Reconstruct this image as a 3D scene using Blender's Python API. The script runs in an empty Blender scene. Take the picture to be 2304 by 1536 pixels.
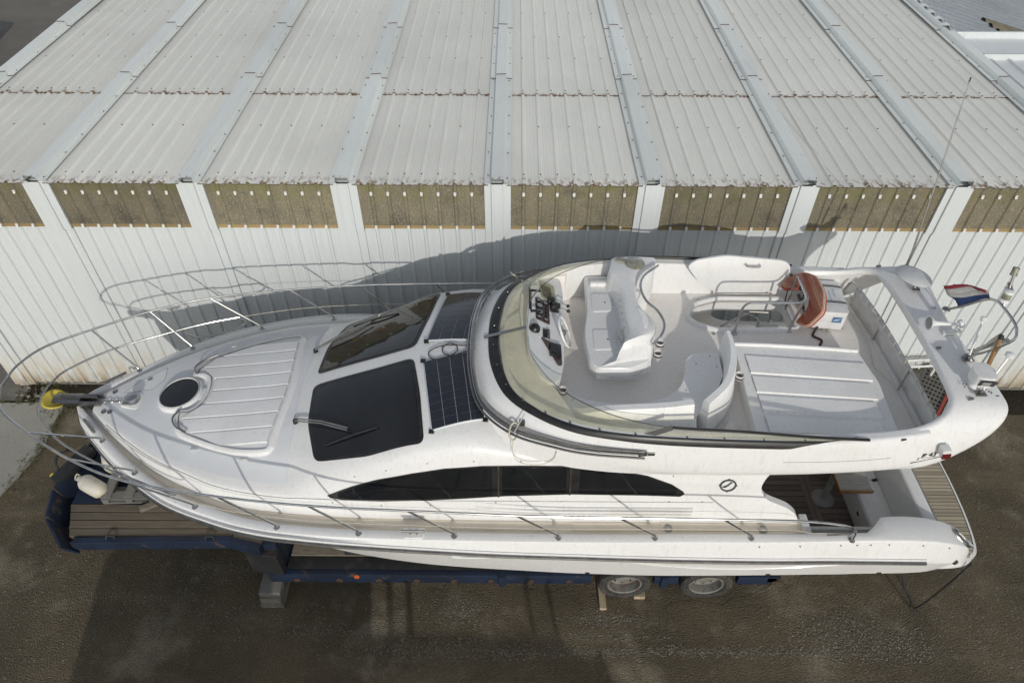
import bpy, bmesh, math, random
import numpy as np
from mathutils import Vector, Matrix
from mathutils.geometry import tessellate_polygon

random.seed(7)
rng = np.random.default_rng(7)
SC = bpy.context.scene
COL = SC.collection
R = math.radians

# ------------------------------------------------------------------ camera
PIT, YAW, ROL = R(44.34), R(-.133), R(.246)
_f = Vector((math.sin(YAW) * math.cos(PIT), math.cos(YAW) * math.cos(PIT), -math.sin(PIT)))
_r = Vector((math.cos(YAW), -math.sin(YAW), 0))
_u = _r.cross(_f)
_r2 = math.cos(ROL) * _r + math.sin(ROL) * _u
_u2 = -math.sin(ROL) * _r + math.cos(ROL) * _u
cd = bpy.data.cameras.new('camera')
cam = bpy.data.objects.new('camera', cd)
COL.objects.link(cam)
cam.matrix_world = Matrix(((_r2.x, _u2.x, -_f.x, 0), (_r2.y, _u2.y, -_f.y, 0), (_r2.z, _u2.z, -_f.z, 10.5), (0, 0, 0, 1)))
cd.sensor_width = 36
cd.lens = 36 * 1585 / 2304
cd.clip_end = 2000
SC.camera = cam

# ------------------------------------------------------------------ light
SUN_D = Vector((-.145, .920, -.352)).normalized()
W = bpy.data.worlds.new('World')
SC.world = W
W.use_nodes = True
wn = W.node_tree.nodes
sky = wn.new('ShaderNodeTexSky')
sky.sky_type = 'NISHITA'
sky.sun_disc = False
sky.sun_elevation = math.asin(-SUN_D.z)
sky.sun_rotation = math.atan2(-SUN_D.x, -SUN_D.y)
sky.dust_density = .5
sky.air_density = 1.0
sky.ozone_density = .4
wn['Background'].inputs[1].default_value = .15
hz_ = wn.new('ShaderNodeHueSaturation')
hz_.inputs['Saturation'].default_value = .38     # hazy air
W.node_tree.links.new(sky.outputs[0], hz_.inputs['Color'])
W.node_tree.links.new(hz_.outputs[0], wn['Background'].inputs[0])
ld = bpy.data.lights.new('sun', 'SUN')
ld.energy = 2.1
ld.angle = R(.6)
ld.color = (1, .955, .87)
sun = bpy.data.objects.new('sun', ld)
COL.objects.link(sun)
sun.rotation_euler = SUN_D.to_track_quat('-Z', 'Y').to_euler()
sun.location = (3, -12, 12)
SC.view_settings.view_transform = 'Standard'
SC.view_settings.look = 'None'
SC.view_settings.gamma = 1
SC.view_settings.use_curve_mapping = False
SC.view_settings.exposure = -.13
SC.cycles.max_bounces = 8
SC.cycles.transparent_max_bounces = 12

# ------------------------------------------------------------------ materials
MAT = {}


def nt(name):
    m = bpy.data.materials.new(name)
    m.use_nodes = True
    MAT[name] = m
    t = m.node_tree
    return m, t, t.nodes['Principled BSDF'], t.nodes['Material Output']


def noise(t, scale, detail=5, vec=None, rough=.55):
    n = t.nodes.new('ShaderNodeTexNoise')
    n.inputs['Scale'].default_value = scale
    n.inputs['Detail'].default_value = detail
    n.inputs['Roughness'].default_value = rough
    if vec is not None:
        t.links.new(vec, n.inputs['Vector'])
    return n.outputs['Fac']


def coords(t, sc=(1, 1, 1), kind='Object'):
    tc = t.nodes.new('ShaderNodeTexCoord')
    mp = t.nodes.new('ShaderNodeMapping')
    mp.inputs['Scale'].default_value = sc
    t.links.new(tc.outputs[kind], mp.inputs['Vector'])
    return mp.outputs[0]


def ramp(t, fac, a, b, lo=0., hi=1.):
    r = t.nodes.new('ShaderNodeMapRange')
    r.interpolation_type = 'SMOOTHSTEP'
    r.inputs['From Min'].default_value = a
    r.inputs['From Max'].default_value = b
    r.inputs['To Min'].default_value = lo
    r.inputs['To Max'].default_value = hi
    t.links.new(fac, r.inputs['Value'])
    return r.outputs[0]


def mix(t, fac, a, b):
    m = t.nodes.new('ShaderNodeMix')
    m.data_type = 'RGBA'
    if isinstance(fac, float):
        m.inputs[0].default_value = fac
    else:
        t.links.new(fac, m.inputs[0])
    for v, i in ((a, 6), (b, 7)):
        if isinstance(v, tuple):
            m.inputs[i].default_value = (*v, 1)
        else:
            t.links.new(v, m.inputs[i])
    return m.outputs[2]


def mth(t, op, a, b=None):
    m = t.nodes.new('ShaderNodeMath')
    m.operation = op
    for v, i in ((a, 0), (b, 1)):
        if v is None:
            continue
        if isinstance(v, (float, int)):
            m.inputs[i].default_value = v
        else:
            t.links.new(v, m.inputs[i])
    return m.outputs[0]


def bump(t, p, fac, strength, dist=.01):
    b = t.nodes.new('ShaderNodeBump')
    b.inputs['Strength'].default_value = strength
    b.inputs['Distance'].default_value = dist
    t.links.new(fac, b.inputs['Height'])
    t.links.new(b.outputs[0], p.inputs['Normal'])


def pm(name, c, rough=.5, metal=0., c2=None, scale=4., lo=.4, hi=.65, sc=(1, 1, 1), c3=None, scale3=40., lo3=.5, hi3=.7,
       bmp=None, coat=0., spec=None, rv=0.):
    """base colour c with patches of c2 (large) and specks of c3 (small)"""
    m, t, p, o = nt(name)
    p.inputs['Roughness'].default_value = rough
    p.inputs['Metallic'].default_value = metal
    p.inputs['Coat Weight'].default_value = coat
    p.inputs['Coat Roughness'].default_value = .08
    if spec is not None:
        p.inputs['Specular IOR Level'].default_value = spec
    v = coords(t, sc)
    col = c
    if c2:
        n = noise(t, scale, 6, v)
        col = mix(t, ramp(t, n, lo, hi), c, c2)
        if rv:
            t.links.new(ramp(t, n, .3, .7, rough - rv, rough + rv), p.inputs['Roughness'])
    if c3:
        col = mix(t, ramp(t, noise(t, scale3, 4, v), lo3, hi3), col, c3)
    if isinstance(col, tuple):
        p.inputs['Base Color'].default_value = (*col, 1)
    else:
        t.links.new(col, p.inputs['Base Color'])
    if bmp:
        bump(t, p, noise(t, bmp[0], 4, v), bmp[1], bmp[2] if len(bmp) > 2 else .01)
    return m


pm('gelcoat', (.78, .775, .765), .38, c2=(.755, .75, .735), scale=1.3, lo=.45, hi=.75, c3=(.725, .73, .73), scale3=25, coat=.1, spec=.4, rv=.06)
pm('deckwhite', (.82, .82, .82), .55, c2=(.77, .77, .765), scale=2.2, c3=(.74, .73, .71), scale3=120, bmp=(420, .12, .004))
pm('cream', (.76, .68, .56), .65, c2=(.70, .62, .50), scale=2.5, c3=(.62, .57, .50), scale3=150, bmp=(380, .2, .004))
pm('flyfloor', (.90, .86, .81), .6, c2=(.87, .825, .77), scale=2.0, c3=(.83, .79, .75), scale3=90, bmp=(360, .12, .004))
pm('vinyl', (.88, .87, .85), .5, c2=(.85, .84, .815), scale=3, bmp=(90, .05, .004))
pm('steel', (.56, .555, .54), .22, 1., c2=(.44, .435, .425), scale=6, rv=.07)
pm('dullsteel', (.34, .335, .325), .32, 1., c2=(.28, .27, .26), scale=9)
pm('black', (.012, .012, .013), .35, c2=(.022, .022, .022), scale=8)
pm('rubber', (.02, .02, .02), .7, c2=(.035, .034, .032), scale=12)
pm('darkglass', (.010, .011, .013), .04, spec=.6, c2=(.014, .015, .017), scale=2)
pm('smokeglass', (.018, .018, .017), .05, spec=.55, c2=(.03, .029, .027), scale=1.5)
pm('grey_plastic', (.33, .33, .32), .5, c2=(.28, .28, .27), scale=9)
pm('white_plastic', (.78, .78, .77), .35, c2=(.70, .70, .68), scale=7)
pm('burl', (.10, .055, .05), .25, c2=(.055, .032, .03), scale=18, coat=.4)
pm('chrome_text', (.10, .11, .11), .3, .6, c2=(.14, .14, .14), scale=30)
pm('rope_white', (.62, .58, .48), .9, c2=(.50, .46, .36), scale=40)
pm('redlens', (.16, .012, .016), .15, c2=(.10, .01, .012), scale=30, coat=.5)
pm('clearlens', (.30, .30, .24), .12, c2=(.20, .20, .15), scale=20, coat=.5)
pm('buoy_red', (.44, .085, .05), .55, c2=(.36, .07, .045), scale=5, c3=(.36, .08, .05), scale3=30)
pm('buoy_pale', (.50, .28, .20), .6, c2=(.44, .22, .15), scale=9)
pm('flag_red', (.30, .03, .05), .8, c2=(.24, .025, .04), scale=20, bmp=(200, .2, .004))
pm('flag_white', (.55, .53, .50), .8, c2=(.46, .45, .42), scale=20, bmp=(200, .2, .004))
pm('flag_blue', (.04, .075, .20), .8, c2=(.03, .055, .15), scale=20, bmp=(200, .2, .004))
pm('flag_grey', (.22, .22, .21), .8, c2=(.16, .16, .15), scale=20, bmp=(200, .2, .004))
pm('yellow', (.62, .50, .07), .5, c2=(.52, .42, .07), scale=7, c3=(.35, .30, .10), scale3=30, lo3=.6, hi3=.75)
pm('varnish', (.30, .155, .05), .35, c2=(.22, .11, .035), scale=5, sc=(1, 1, 6), coat=.3)
pm('canvas', (.68, .67, .64), .85, c2=(.60, .58, .54), scale=4, bmp=(160, .15, .004))
pm('cellblue', (.019, .021, .029), .25, c2=(.013, .016, .026), scale=5, coat=.6)
pm('panelback', (.55, .59, .62), .4, c2=(.55, .6, .62), scale=8)
pm('table_grey', (.38, .36, .32), .5, c2=(.32, .30, .26), scale=8, sc=(1, 5, 1))
pm('paint_navy', (.009, .020, .048), .6, c2=(.006, .012, .028), scale=2.5, c3=(.075, .055, .042), scale3=6, lo3=.60, hi3=.74, bmp=(60, .12))
pm('frame_black', (.016, .017, .02), .6, c2=(.05, .043, .036), scale=5, lo=.5, hi=.75)
pm('tyre', (.024, .023, .022), .85, c2=(.055, .052, .046), scale=5, c3=(.11, .10, .09), scale3=40, bmp=(120, .3))
pm('rimgrey', (.20, .20, .185), .5, c2=(.14, .105, .08), scale=9, lo=.45, hi=.7)
pm('rust', (.085, .045, .03), .85, c2=(.05, .03, .022), scale=25)
pm('concrete', (.17, .165, .15), .85, c2=(.12, .115, .10), scale=.9, c3=(.20, .19, .17), scale3=14, bmp=(60, .2))
pm('blockwood', (.21, .185, .145), .85, c2=(.14, .12, .095), scale=6, sc=(1, 6, 6), bmp=(40, .3))
pm('newwood', (.44, .36, .25), .8, c2=(.36, .28, .18), scale=6, sc=(6, 1, 1), bmp=(40, .2))
pm('fendervinyl', (.66, .63, .54), .5, c2=(.55, .50, .40), scale=4, c3=(.42, .40, .33), scale3=14, lo3=.6, hi3=.8)
pm('orange', (.62, .14, .03), .4, c2=(.5, .1, .03), scale=30)
pm('carpaint', (.012, .012, .014), .2, c2=(.02, .02, .022), scale=3, coat=.8)
pm('dark_int', (.02, .02, .02), .9, c2=(.03, .03, .03), scale=3)


def vary(t, col, lo, hi):
    oi = t.nodes.new('ShaderNodeObjectInfo')
    hs = t.nodes.new('ShaderNodeHueSaturation')
    t.links.new(col, hs.inputs['Color'])
    t.links.new(ramp(t, oi.outputs['Random'], 0, 1, lo, hi), hs.inputs['Value'])
    return hs.outputs[0]


def grime(name):
    # faint run marks and specks on the gelcoat
    t = MAT[name].node_tree
    p = t.nodes['Principled BSDF']
    src = p.inputs['Base Color'].links[0].from_socket
    col = mix(t, ramp(t, noise(t, 3.2, 6, coords(t, (7, 7, .9))), .52, .78, 0, .5), src, (.60, .575, .53))
    col = mix(t, ramp(t, noise(t, .9, 5, coords(t)), .5, .75, 0, .35), col, (.66, .645, .61))
    col = mix(t, ramp(t, noise(t, 55, 3, coords(t)), .72, .78, 0, .6), col, (.40, .36, .30))
    t.links.new(col, p.inputs['Base Color'])


grime('gelcoat')
grime('deckwhite')
grime('flyfloor')
grime('vinyl')


def wood(name, a, b, dark, along='x', sc=1., grain=.35):
    m, t, p, o = nt(name)
    s = (1.2, 14, 14) if along == 'x' else (14, 1.2, 14)
    v = coords(t, tuple(k * sc for k in s))
    v2 = coords(t, (1, 1, 1))
    oi = t.nodes.new('ShaderNodeObjectInfo')
    n = noise(t, 2.0, 8, v, .65)
    col = mix(t, ramp(t, n, .3, .7), a, b)
    col = mix(t, ramp(t, noise(t, 6, 5, v), .6, .8), col, dark)
    col = mix(t, ramp(t, noise(t, 1.1, 4, v2), .5, .75), col, tuple(x * .75 for x in a))
    hs = t.nodes.new('ShaderNodeHueSaturation')
    t.links.new(col, hs.inputs['Color'])
    t.links.new(ramp(t, oi.outputs['Random'], 0, 1, .82, 1.15), hs.inputs['Value'])
    t.links.new(hs.outputs[0], p.inputs['Base Color'])
    p.inputs['Roughness'].default_value = .8
    bump(t, p, n, grain, .006)
    return m


wood('deckplank', (.135, .112, .082), (.095, .078, .057), (.045, .038, .03))
wood('palletwood', (.19, .185, .165), (.135, .13, .115), (.06, .055, .05), 'y')
wood('palletslat', (.20, .195, .175), (.14, .135, .12), (.06, .055, .05), 'x')
wood('teak_grey', (.42, .37, .28), (.36, .31, .23), (.28, .24, .18), sc=1.5, grain=.2)
wood('teak_dark', (.20, .165, .145), (.15, .125, .11), (.09, .075, .065), sc=1.5, grain=.2)


def acrylic(name, tint, gloss=.06):
    m, t, p, o = nt(name)
    t.nodes.remove(p)
    tr = t.nodes.new('ShaderNodeBsdfTransparent')
    gl = t.nodes.new('ShaderNodeBsdfGlossy')
    df = t.nodes.new('ShaderNodeBsdfDiffuse')
    gl.inputs['Roughness'].default_value = .05
    v = coords(t)
    n = noise(t, 5, 6, v)
    t.links.new(mix(t, ramp(t, n, .35, .7), tint, tuple(x * .90 for x in tint)), tr.inputs[0])
    df.inputs[0].default_value = (.66, .64, .50, 1)
    s0 = t.nodes.new('ShaderNodeMixShader')
    t.links.new(ramp(t, noise(t, 14, 5, coords(t, (1, 4, 1))), .3, .8, .04, .22), s0.inputs[0])
    t.links.new(tr.outputs[0], s0.inputs[1])
    t.links.new(df.outputs[0], s0.inputs[2])
    s = t.nodes.new('ShaderNodeMixShader')
    f = t.nodes.new('ShaderNodeLayerWeight')
    f.inputs[0].default_value = .5
    t.links.new(mth(t, 'ADD', mth(t, 'MULTIPLY', mth(t, 'POWER', f.outputs['Facing'], 4.), .5), .035), s.inputs[0])
    t.links.new(s0.outputs[0], s.inputs[1])
    t.links.new(gl.outputs[0], s.inputs[2])
    t.links.new(s.outputs[0], o.inputs[0])


acrylic('tinted_acrylic', (.92, .91, .80))


def roof_mat(name, base, dirty, yedges, rustamt=1.):
    m, t, p, o = nt(name)
    p.inputs['Roughness'].default_value = .45
    p.inputs['Metallic'].default_value = .0
    v = coords(t)
    vs = coords(t, (9, .35, 9))
    col = mix(t, ramp(t, noise(t, 3, 6, vs), .35, .7), base, dirty)
    col = mix(t, ramp(t, noise(t, .35, 4, v), .4, .7), col, tuple(x * .95 for x in dirty))
    col = mix(t, ramp(t, noise(t, 22, 5, coords(t, (1, .25, 1))), .58, .75, 0, .45), col, tuple(x * f for x, f in zip(dirty, (.86, .84, .80))))
    sp = t.nodes.new('ShaderNodeSeparateXYZ')
    t.links.new(v, sp.inputs[0])
    n1 = noise(t, 10, 6, coords(t, (1.6, .8, 1)))
    n2 = noise(t, 1.6, 3, v)
    for y0, y1 in yedges:
        g = ramp(t, sp.outputs[1], y0, y1, 1., 0.)
        lo = ramp(t, sp.outputs[1], y0 - .03, y0 - .02, 0., 1.)
        f = mth(t, 'MULTIPLY', mth(t, 'MULTIPLY', g, lo), ramp(t, n1, .47, .60))
        f = mth(t, 'MULTIPLY', f, ramp(t, n2, .25, .6, .45, rustamt))
        col = mix(t, f, col, (.25, .13, .065))
    t.links.new(vary(t, col, .94, 1.04), p.inputs['Base Color'])
    t.links.new(ramp(t, noise(t, 4, 5, vs), .3, .7, .38, .6), p.inputs['Roughness'])
    bump(t, p, noise(t, 2.2, 3, coords(t, (3, .6, 1))), .12, .01)


roof_mat('roofmetal', (.90, .885, .81), (.845, .83, .76), [(9.36, 9.66), (12.40, 12.54)])
roof_mat('capmetal', (.85, .875, .84), (.80, .82, .79), [(9.34, 9.44)], .8)
roof_mat('grey_roof', (.33, .36, .385), (.26, .285, .305), [(14.0, 14.01)], .1)
roof_mat('annexmetal', (.82, .84, .84), (.77, .79, .79), [(14.3, 14.31)], .1)


def wall_mat():
    m, t, p, o = nt('wallpaint')
    p.inputs['Roughness'].default_value = .5
    v = coords(t)
    vs = coords(t, (10, 10, .3))
    sp = t.nodes.new('ShaderNodeSeparateXYZ')
    t.links.new(v, sp.inputs[0])
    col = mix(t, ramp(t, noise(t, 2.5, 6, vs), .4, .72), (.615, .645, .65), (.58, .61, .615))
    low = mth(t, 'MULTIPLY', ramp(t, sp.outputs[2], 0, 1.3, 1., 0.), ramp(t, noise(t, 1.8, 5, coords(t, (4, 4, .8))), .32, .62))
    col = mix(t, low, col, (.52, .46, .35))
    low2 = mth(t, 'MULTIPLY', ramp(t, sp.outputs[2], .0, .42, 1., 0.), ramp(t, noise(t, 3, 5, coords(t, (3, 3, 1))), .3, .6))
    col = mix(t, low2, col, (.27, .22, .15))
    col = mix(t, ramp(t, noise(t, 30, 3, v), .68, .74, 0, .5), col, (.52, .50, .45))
    t.links.new(col, p.inputs['Base Color'])
    bump(t, p, noise(t, 1.5, 3, coords(t, (2, 2, .6))), .1, .01)


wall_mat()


def fibre_mat():
    m, t, p, o = nt('fibreglass')
    p.inputs['Roughness'].default_value = .75
    v = coords(t)
    vs = coords(t, (3, 3, .7))
    sp = t.nodes.new('ShaderNodeSeparateXYZ')
    t.links.new(v, sp.inputs[0])
    col = mix(t, ramp(t, noise(t, 1.6, 6, vs), .33, .66), (.205, .178, .118), (.155, .138, .098))
    col = mix(t, ramp(t, noise(t, 2.3, 5, coords(t, (1, 1, 1.3))), .5, .74, 0, .8), col, (.085, .075, .058))
    col = mix(t, ramp(t, noise(t, 26, 6, v, .75), .52, .7, 0, .5), col, (.10, .088, .06))
    col = mix(t, ramp(t, noise(t, 9, 5, coords(t, (5, 5, .4))), .56, .75, 0, .7), col, (.27, .22, .12))
    col = mix(t, ramp(t, noise(t, 75, 3, coords(t, (1, 1, .5))), .56, .68, 0, .9), col, (.36, .33, .25))
    grn = mth(t, 'MULTIPLY', ramp(t, sp.outputs[2], 4.2, 4.62), ramp(t, noise(t, 2, 4, v), .4, .6, .1, .8))
    col = mix(t, grn, col, (.155, .15, .06))
    edge = ramp(t, sp.outputs[2], 3.90, 3.86)
    edge.node.inputs['From Min'].default_value = 3.865
    edge.node.inputs['From Max'].default_value = 3.885
    edge.node.inputs['To Min'].default_value = .8
    edge.node.inputs['To Max'].default_value = 0.
    col = mix(t, edge, col, (.36, .25, .10))
    t.links.new(vary(t, col, .78, 1.12), p.inputs['Base Color'])
    bump(t, p, noise(t, 70, 4, coords(t, (1, 1, .5))), .6, .006)


fibre_mat()


def ground_mat(name, a, b, c, d, dark, bs=1.):
    m, t, p, o = nt(name)
    p.inputs['Roughness'].default_value = .95
    p.inputs['Specular IOR Level'].default_value = .2
    v = coords(t)
    vx = coords(t, (.35, 1.6, 1))
    n1 = noise(t, .55, 7, v, .6)
    col = mix(t, ramp(t, n1, .35, .65), a, b)
    col = mix(t, ramp(t, noise(t, 1.1, 6, vx, .6), .52, .72), col, c)
    n2 = noise(t, 2.1, 7, v, .65)
    col = mix(t, ramp(t, noise(t, .8, 6, v, .6), .52, .70), col, d)
    col = mix(t, ramp(t, n2, .56, .74, 0, .7), col, d)
    n3 = noise(t, 70, 4, v, .7)
    col = mix(t, ramp(t, n3, .54, .70, 0, .6), col, tuple(x * 1.5 + .01 for x in d))
    col = mix(t, ramp(t, noise(t, 38, 5, v, .7), .52, .66, 0, .6), col, dark)
    vo = t.nodes.new('ShaderNodeTexVoronoi')
    vo.inputs['Scale'].default_value = 55
    t.links.new(v, vo.inputs['Vector'])
    bw = t.nodes.new('ShaderNodeRGBToBW')
    t.links.new(vo.outputs['Color'], bw.inputs[0])
    col = mix(t, ramp(t, bw.outputs[0], .15, .85, .0, .22), col, dark)
    t.links.new(col, p.inputs['Base Color'])
    h = mth(t, 'ADD', mth(t, 'MULTIPLY', n3, .6), mth(t, 'MULTIPLY', vo.outputs['Distance'], -1.2))
    h = mth(t, 'ADD', h, mth(t, 'MULTIPLY', n2, .8))
    bump(t, p, h, .8 * bs, .03)


ground_mat('dirt', (.175, .142, .094), (.112, .093, .064), (.205, .170, .117), (.29, .25, .185), (.042, .034, .024))
ground_mat('drive', (.22, .205, .18), (.18, .168, .148), (.20, .188, .164), (.25, .235, .21), (.11, .10, .09), .4)
ground_mat('slabconcrete', (.36, .35, .312), (.30, .29, .26), (.33, .32, .285), (.40, .385, .35), (.20, .19, .165), .3)
ground_mat('soil', (.05, .04, .028), (.035, .029, .021), (.06, .05, .035), (.075, .063, .045), (.016, .014, .011), 1.2)


def stone_mat():
    m, t, p, o = nt('stone')
    p.inputs['Roughness'].default_value = .9
    g = t.nodes.new('ShaderNodeNewGeometry')
    c = mix(t, g.outputs['Random Per Island'], (.07, .06, .045), (.25, .232, .195))
    t.links.new(c, p.inputs['Base Color'])


stone_mat()


# ------------------------------------------------------------------ mesh helpers
class MB:
    def __init__(s):
        s.v = []
        s.f = []

    def add(s, vs, fs):
        o = len(s.v)
        s.v += [tuple(map(float, q)) for q in vs]
        s.f += [tuple(o + i for i in q) for q in fs]
        return s

    def box(s, x0, x1, y0, y1, z0, z1):
        return s.add([(x, y, z) for z in (z0, z1) for y in (y0, y1) for x in (x0, x1)],
                     [(0, 2, 3, 1), (4, 5, 7, 6), (0, 1, 5, 4), (2, 6, 7, 3), (0, 4, 6, 2), (1, 3, 7, 5)])

    def obox(s, c, ax, half):
        """oriented box: centre, three axis vectors, half sizes"""
        c = Vector(c)
        ax = [Vector(a).normalized() for a in ax]
        vs = []
        for k in (-1, 1):
            for j in (-1, 1):
                for i in (-1, 1):
                    vs.append(c + ax[0] * i * half[0] + ax[1] * j * half[1] + ax[2] * k * half[2])
        return s.add(vs, [(0, 2, 3, 1), (4, 5, 7, 6), (0, 1, 5, 4), (2, 6, 7, 3), (0, 4, 6, 2), (1, 3, 7, 5)])

    def beam(s, a, b, w, h, up=(0, 0, 1)):
        a, b = Vector(a), Vector(b)
        d = (b - a)
        x = d.normalized()
        y = Vector(up).cross(x)
        if y.length < 1e-4:
            y = Vector((0, 1, 0)).cross(x)
        y.normalize()
        z = x.cross(y)
        return s.obox((a + b) / 2, (x, y, z), (d.length / 2, w / 2, h / 2))

    def tube(s, pts, r, n=8, closed=False, taper=None):
        pts = [Vector(q) for q in pts]
        N = len(pts)
        up = Vector((0, 0, 1))
        rings = []
        prev = None
        for i, q in enumerate(pts):
            if closed:
                d = pts[(i + 1) % N] - pts[i - 1]
            else:
                d = pts[min(i + 1, N - 1)] - pts[max(i - 1, 0)]
            d.normalize()
            if prev is None:
                a = d.orthogonal().normalized()
            else:
                a = (prev - d * prev.dot(d))
                if a.length < 1e-6:
                    a = d.orthogonal()
                a.normalize()
            prev = a
            b = d.cross(a)
            rr = r if taper is None else taper[i]
            rings.append([q + (a * math.cos(2 * math.pi * k / n) + b * math.sin(2 * math.pi * k / n)) * rr for k in range(n)])
        vs = [v for ring in rings for v in ring]
        fs = []
        for i in range(N if closed else N - 1):
            j = (i + 1) % N
            for k in range(n):
                k2 = (k + 1) % n
                fs.append((i * n + k, i * n + k2, j * n + k2, j * n + k))
        if not closed:
            fs.append(tuple(range(n - 1, -1, -1)))
            fs.append(tuple((N - 1) * n + k for k in range(n)))
        return s.add(vs, fs)

    def lathe(s, prof, c=(0, 0, 0), ax=(0, 0, 1), n=20, cap=True):
        """prof: (radius, height along ax)"""
        ax = Vector(ax).normalized()
        a = ax.orthogonal().normalized()
        b = ax.cross(a)
        c = Vector(c)
        vs = []
        for r, h in prof:
            for k in range(n):
                t = 2 * math.pi * k / n
                vs.append(c + ax * h + (a * math.cos(t) + b * math.sin(t)) * r)
        fs = []
        for i in range(len(prof) - 1):
            for k in range(n):
                k2 = (k + 1) % n
                fs.append((i * n + k, i * n + k2, (i + 1) * n + k2, (i + 1) * n + k))
        if cap:
            fs.append(tuple(range(n - 1, -1, -1)))
            fs.append(tuple((len(prof) - 1) * n + k for k in range(n)))
        return s.add(vs, fs)

    def prism(s, poly, z0, z1, holes=()):
        """poly in xy, extruded z0..z1"""
        loops = [list(poly)] + [list(h) for h in holes]
        tri = tessellate_polygon([[Vector((x, y, 0)) for x, y in l] for l in loops])
        flat = [q for l in loops for q in l]
        N = len(flat)
        vs = [(x, y, z0) for x, y in flat] + [(x, y, z1) for x, y in flat]
        fs = []
        for t in tri:
            fs.append(tuple(N + i for i in t))
            fs.append(tuple(reversed(t)))
        o = 0
        for l in loops:
            n = len(l)
            for i in range(n):
                j = (i + 1) % n
                fs.append((o + i, o + j, N + o + j, N + o + i))
            o += n
        return s.add(vs, fs)

    def grid(s, P, close_u=False):
        nu, nv = len(P), len(P[0])
        vs = [q for row in P for q in row]
        fs = []
        for i in range(nu if close_u else nu - 1):
            i2 = (i + 1) % nu
            for j in range(nv - 1):
                fs.append((i * nv + j, i2 * nv + j, i2 * nv + j + 1, i * nv + j + 1))
        return s.add(vs, fs)

    def sphere(s, c, r, n=12, m=8, sz=1.):
        pr = [(max(1e-4, r * math.sin(math.pi * i / m)), -r * sz * math.cos(math.pi * i / m)) for i in range(m + 1)]
        return s.lathe(pr, c, (0, 0, 1), n)

    def mesh(s, name, smooth=35, weld=False, bevel=0., seg=2):
        me = bpy.data.meshes.new(name)
        me.from_pydata(s.v, [], s.f)
        bm = bmesh.new()
        bm.from_mesh(me)
        if weld:
            bmesh.ops.remove_doubles(bm, verts=bm.verts, dist=1e-4)
            bmesh.ops.dissolve_degenerate(bm, edges=bm.edges, dist=1e-5)
        bmesh.ops.recalc_face_normals(bm, faces=bm.faces)
        if bevel:
            es = [e for e in bm.edges if len(e.link_faces) == 2 and e.calc_face_angle(0) > R(30)]
            bmesh.ops.bevel(bm, geom=es, offset=bevel, segments=seg, affect='EDGES', profile=.6, clamp_overlap=True)
        bm.to_mesh(me)
        bm.free()
        if smooth:
            me.shade_smooth()
            me.set_sharp_from_angle(angle=R(smooth))
        return me


def obj(name, mb, mat, parent=None, smooth=35, weld=False, bevel=0., seg=2, loc=None, solid=0.):
    me = mb.mesh(name, smooth, weld, bevel, seg) if isinstance(mb, MB) else mb
    o = bpy.data.objects.new(name, me)
    COL.objects.link(o)
    if mat and not me.materials:
        me.materials.append(MAT[mat])
    if parent:
        o.parent = parent
    if loc is not None:
        o.location = loc
    if solid:
        md = o.modifiers.new('thickness', 'SOLIDIFY')
        md.thickness = abs(solid)
        md.offset = 1 if solid > 0 else -1
    return o


def tag(o, label=None, cat=None, group=None, kind=None):
    if label:
        o['label'] = label
    if cat:
        o['category'] = cat
    if group:
        o['group'] = group
    if kind:
        o['kind'] = kind
    return o


def thing(name, label, cat, loc=(0, 0, 0), rz=0., group=None):
    o = bpy.data.objects.new(name, None)
    o.empty_display_size = .2
    COL.objects.link(o)
    o.location = loc
    o.rotation_euler = (0, 0, rz)
    return tag(o, label, cat, group)


def cr(pts, n=6, closed=False):
    """Catmull-Rom through points"""
    P = [np.array(q, float) for q in pts]
    N = len(P)
    out = []
    for i in range(N if closed else N - 1):
        p1, p2 = P[i], P[(i + 1) % N]
        p0 = P[i - 1] if (i > 0 or closed) else 2 * p1 - p2
        p3 = P[(i + 2) % N] if (i + 2 < N or closed) else 2 * p2 - p1
        for k in range(n):
            t = k / n
            out.append(.5 * (2 * p1 + (p2 - p0) * t + (2 * p0 - 5 * p1 + 4 * p2 - p3) * t * t + (3 * p1 - p0 - 3 * p2 + p3) * t ** 3))
    if not closed:
        out.append(P[-1])
    return [tuple(q) for q in out]


def pchip(x, y, xi):
    """monotone cubic interpolation, y may be (n,k)"""
    x = np.array(x, float)
    y = np.array(y, float)
    sh = y.ndim == 1
    if sh:
        y = y[:, None]
    h = np.diff(x)[:, None]
    d = np.diff(y, axis=0) / h
    m = np.zeros_like(y)
    for i in range(1, len(x) - 1):
        w1, w2 = 2 * h[i] + h[i - 1], h[i] + 2 * h[i - 1]
        ok = d[i - 1] * d[i] > 0
        with np.errstate(divide='ignore', invalid='ignore'):
            mm = (w1 + w2) / (w1 / d[i - 1] + w2 / d[i])
        m[i] = np.where(ok, mm, 0)
    m[0], m[-1] = d[0], d[-1]
    xi = np.atleast_1d(np.array(xi, float))
    k = np.clip(np.searchsorted(x, xi) - 1, 0, len(x) - 2)
    hh = h[k]
    t = ((xi - x[k])[:, None]) / hh
    r = y[k] * (2 * t ** 3 - 3 * t ** 2 + 1) + hh * m[k] * (t ** 3 - 2 * t ** 2 + t) + y[k + 1] * (-2 * t ** 3 + 3 * t ** 2) + hh * m[k + 1] * (t ** 3 - t ** 2)
    return r[:, 0] if sh else r
# ================================================================== SETTING
g = obj('ground', MB().add([(-300, -300, 0), (300, -300, 0), (300, 300, 0), (-300, 300, 0)], [(0, 1, 2, 3)]), 'dirt', smooth=0)
tag(g, kind='structure')


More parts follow.
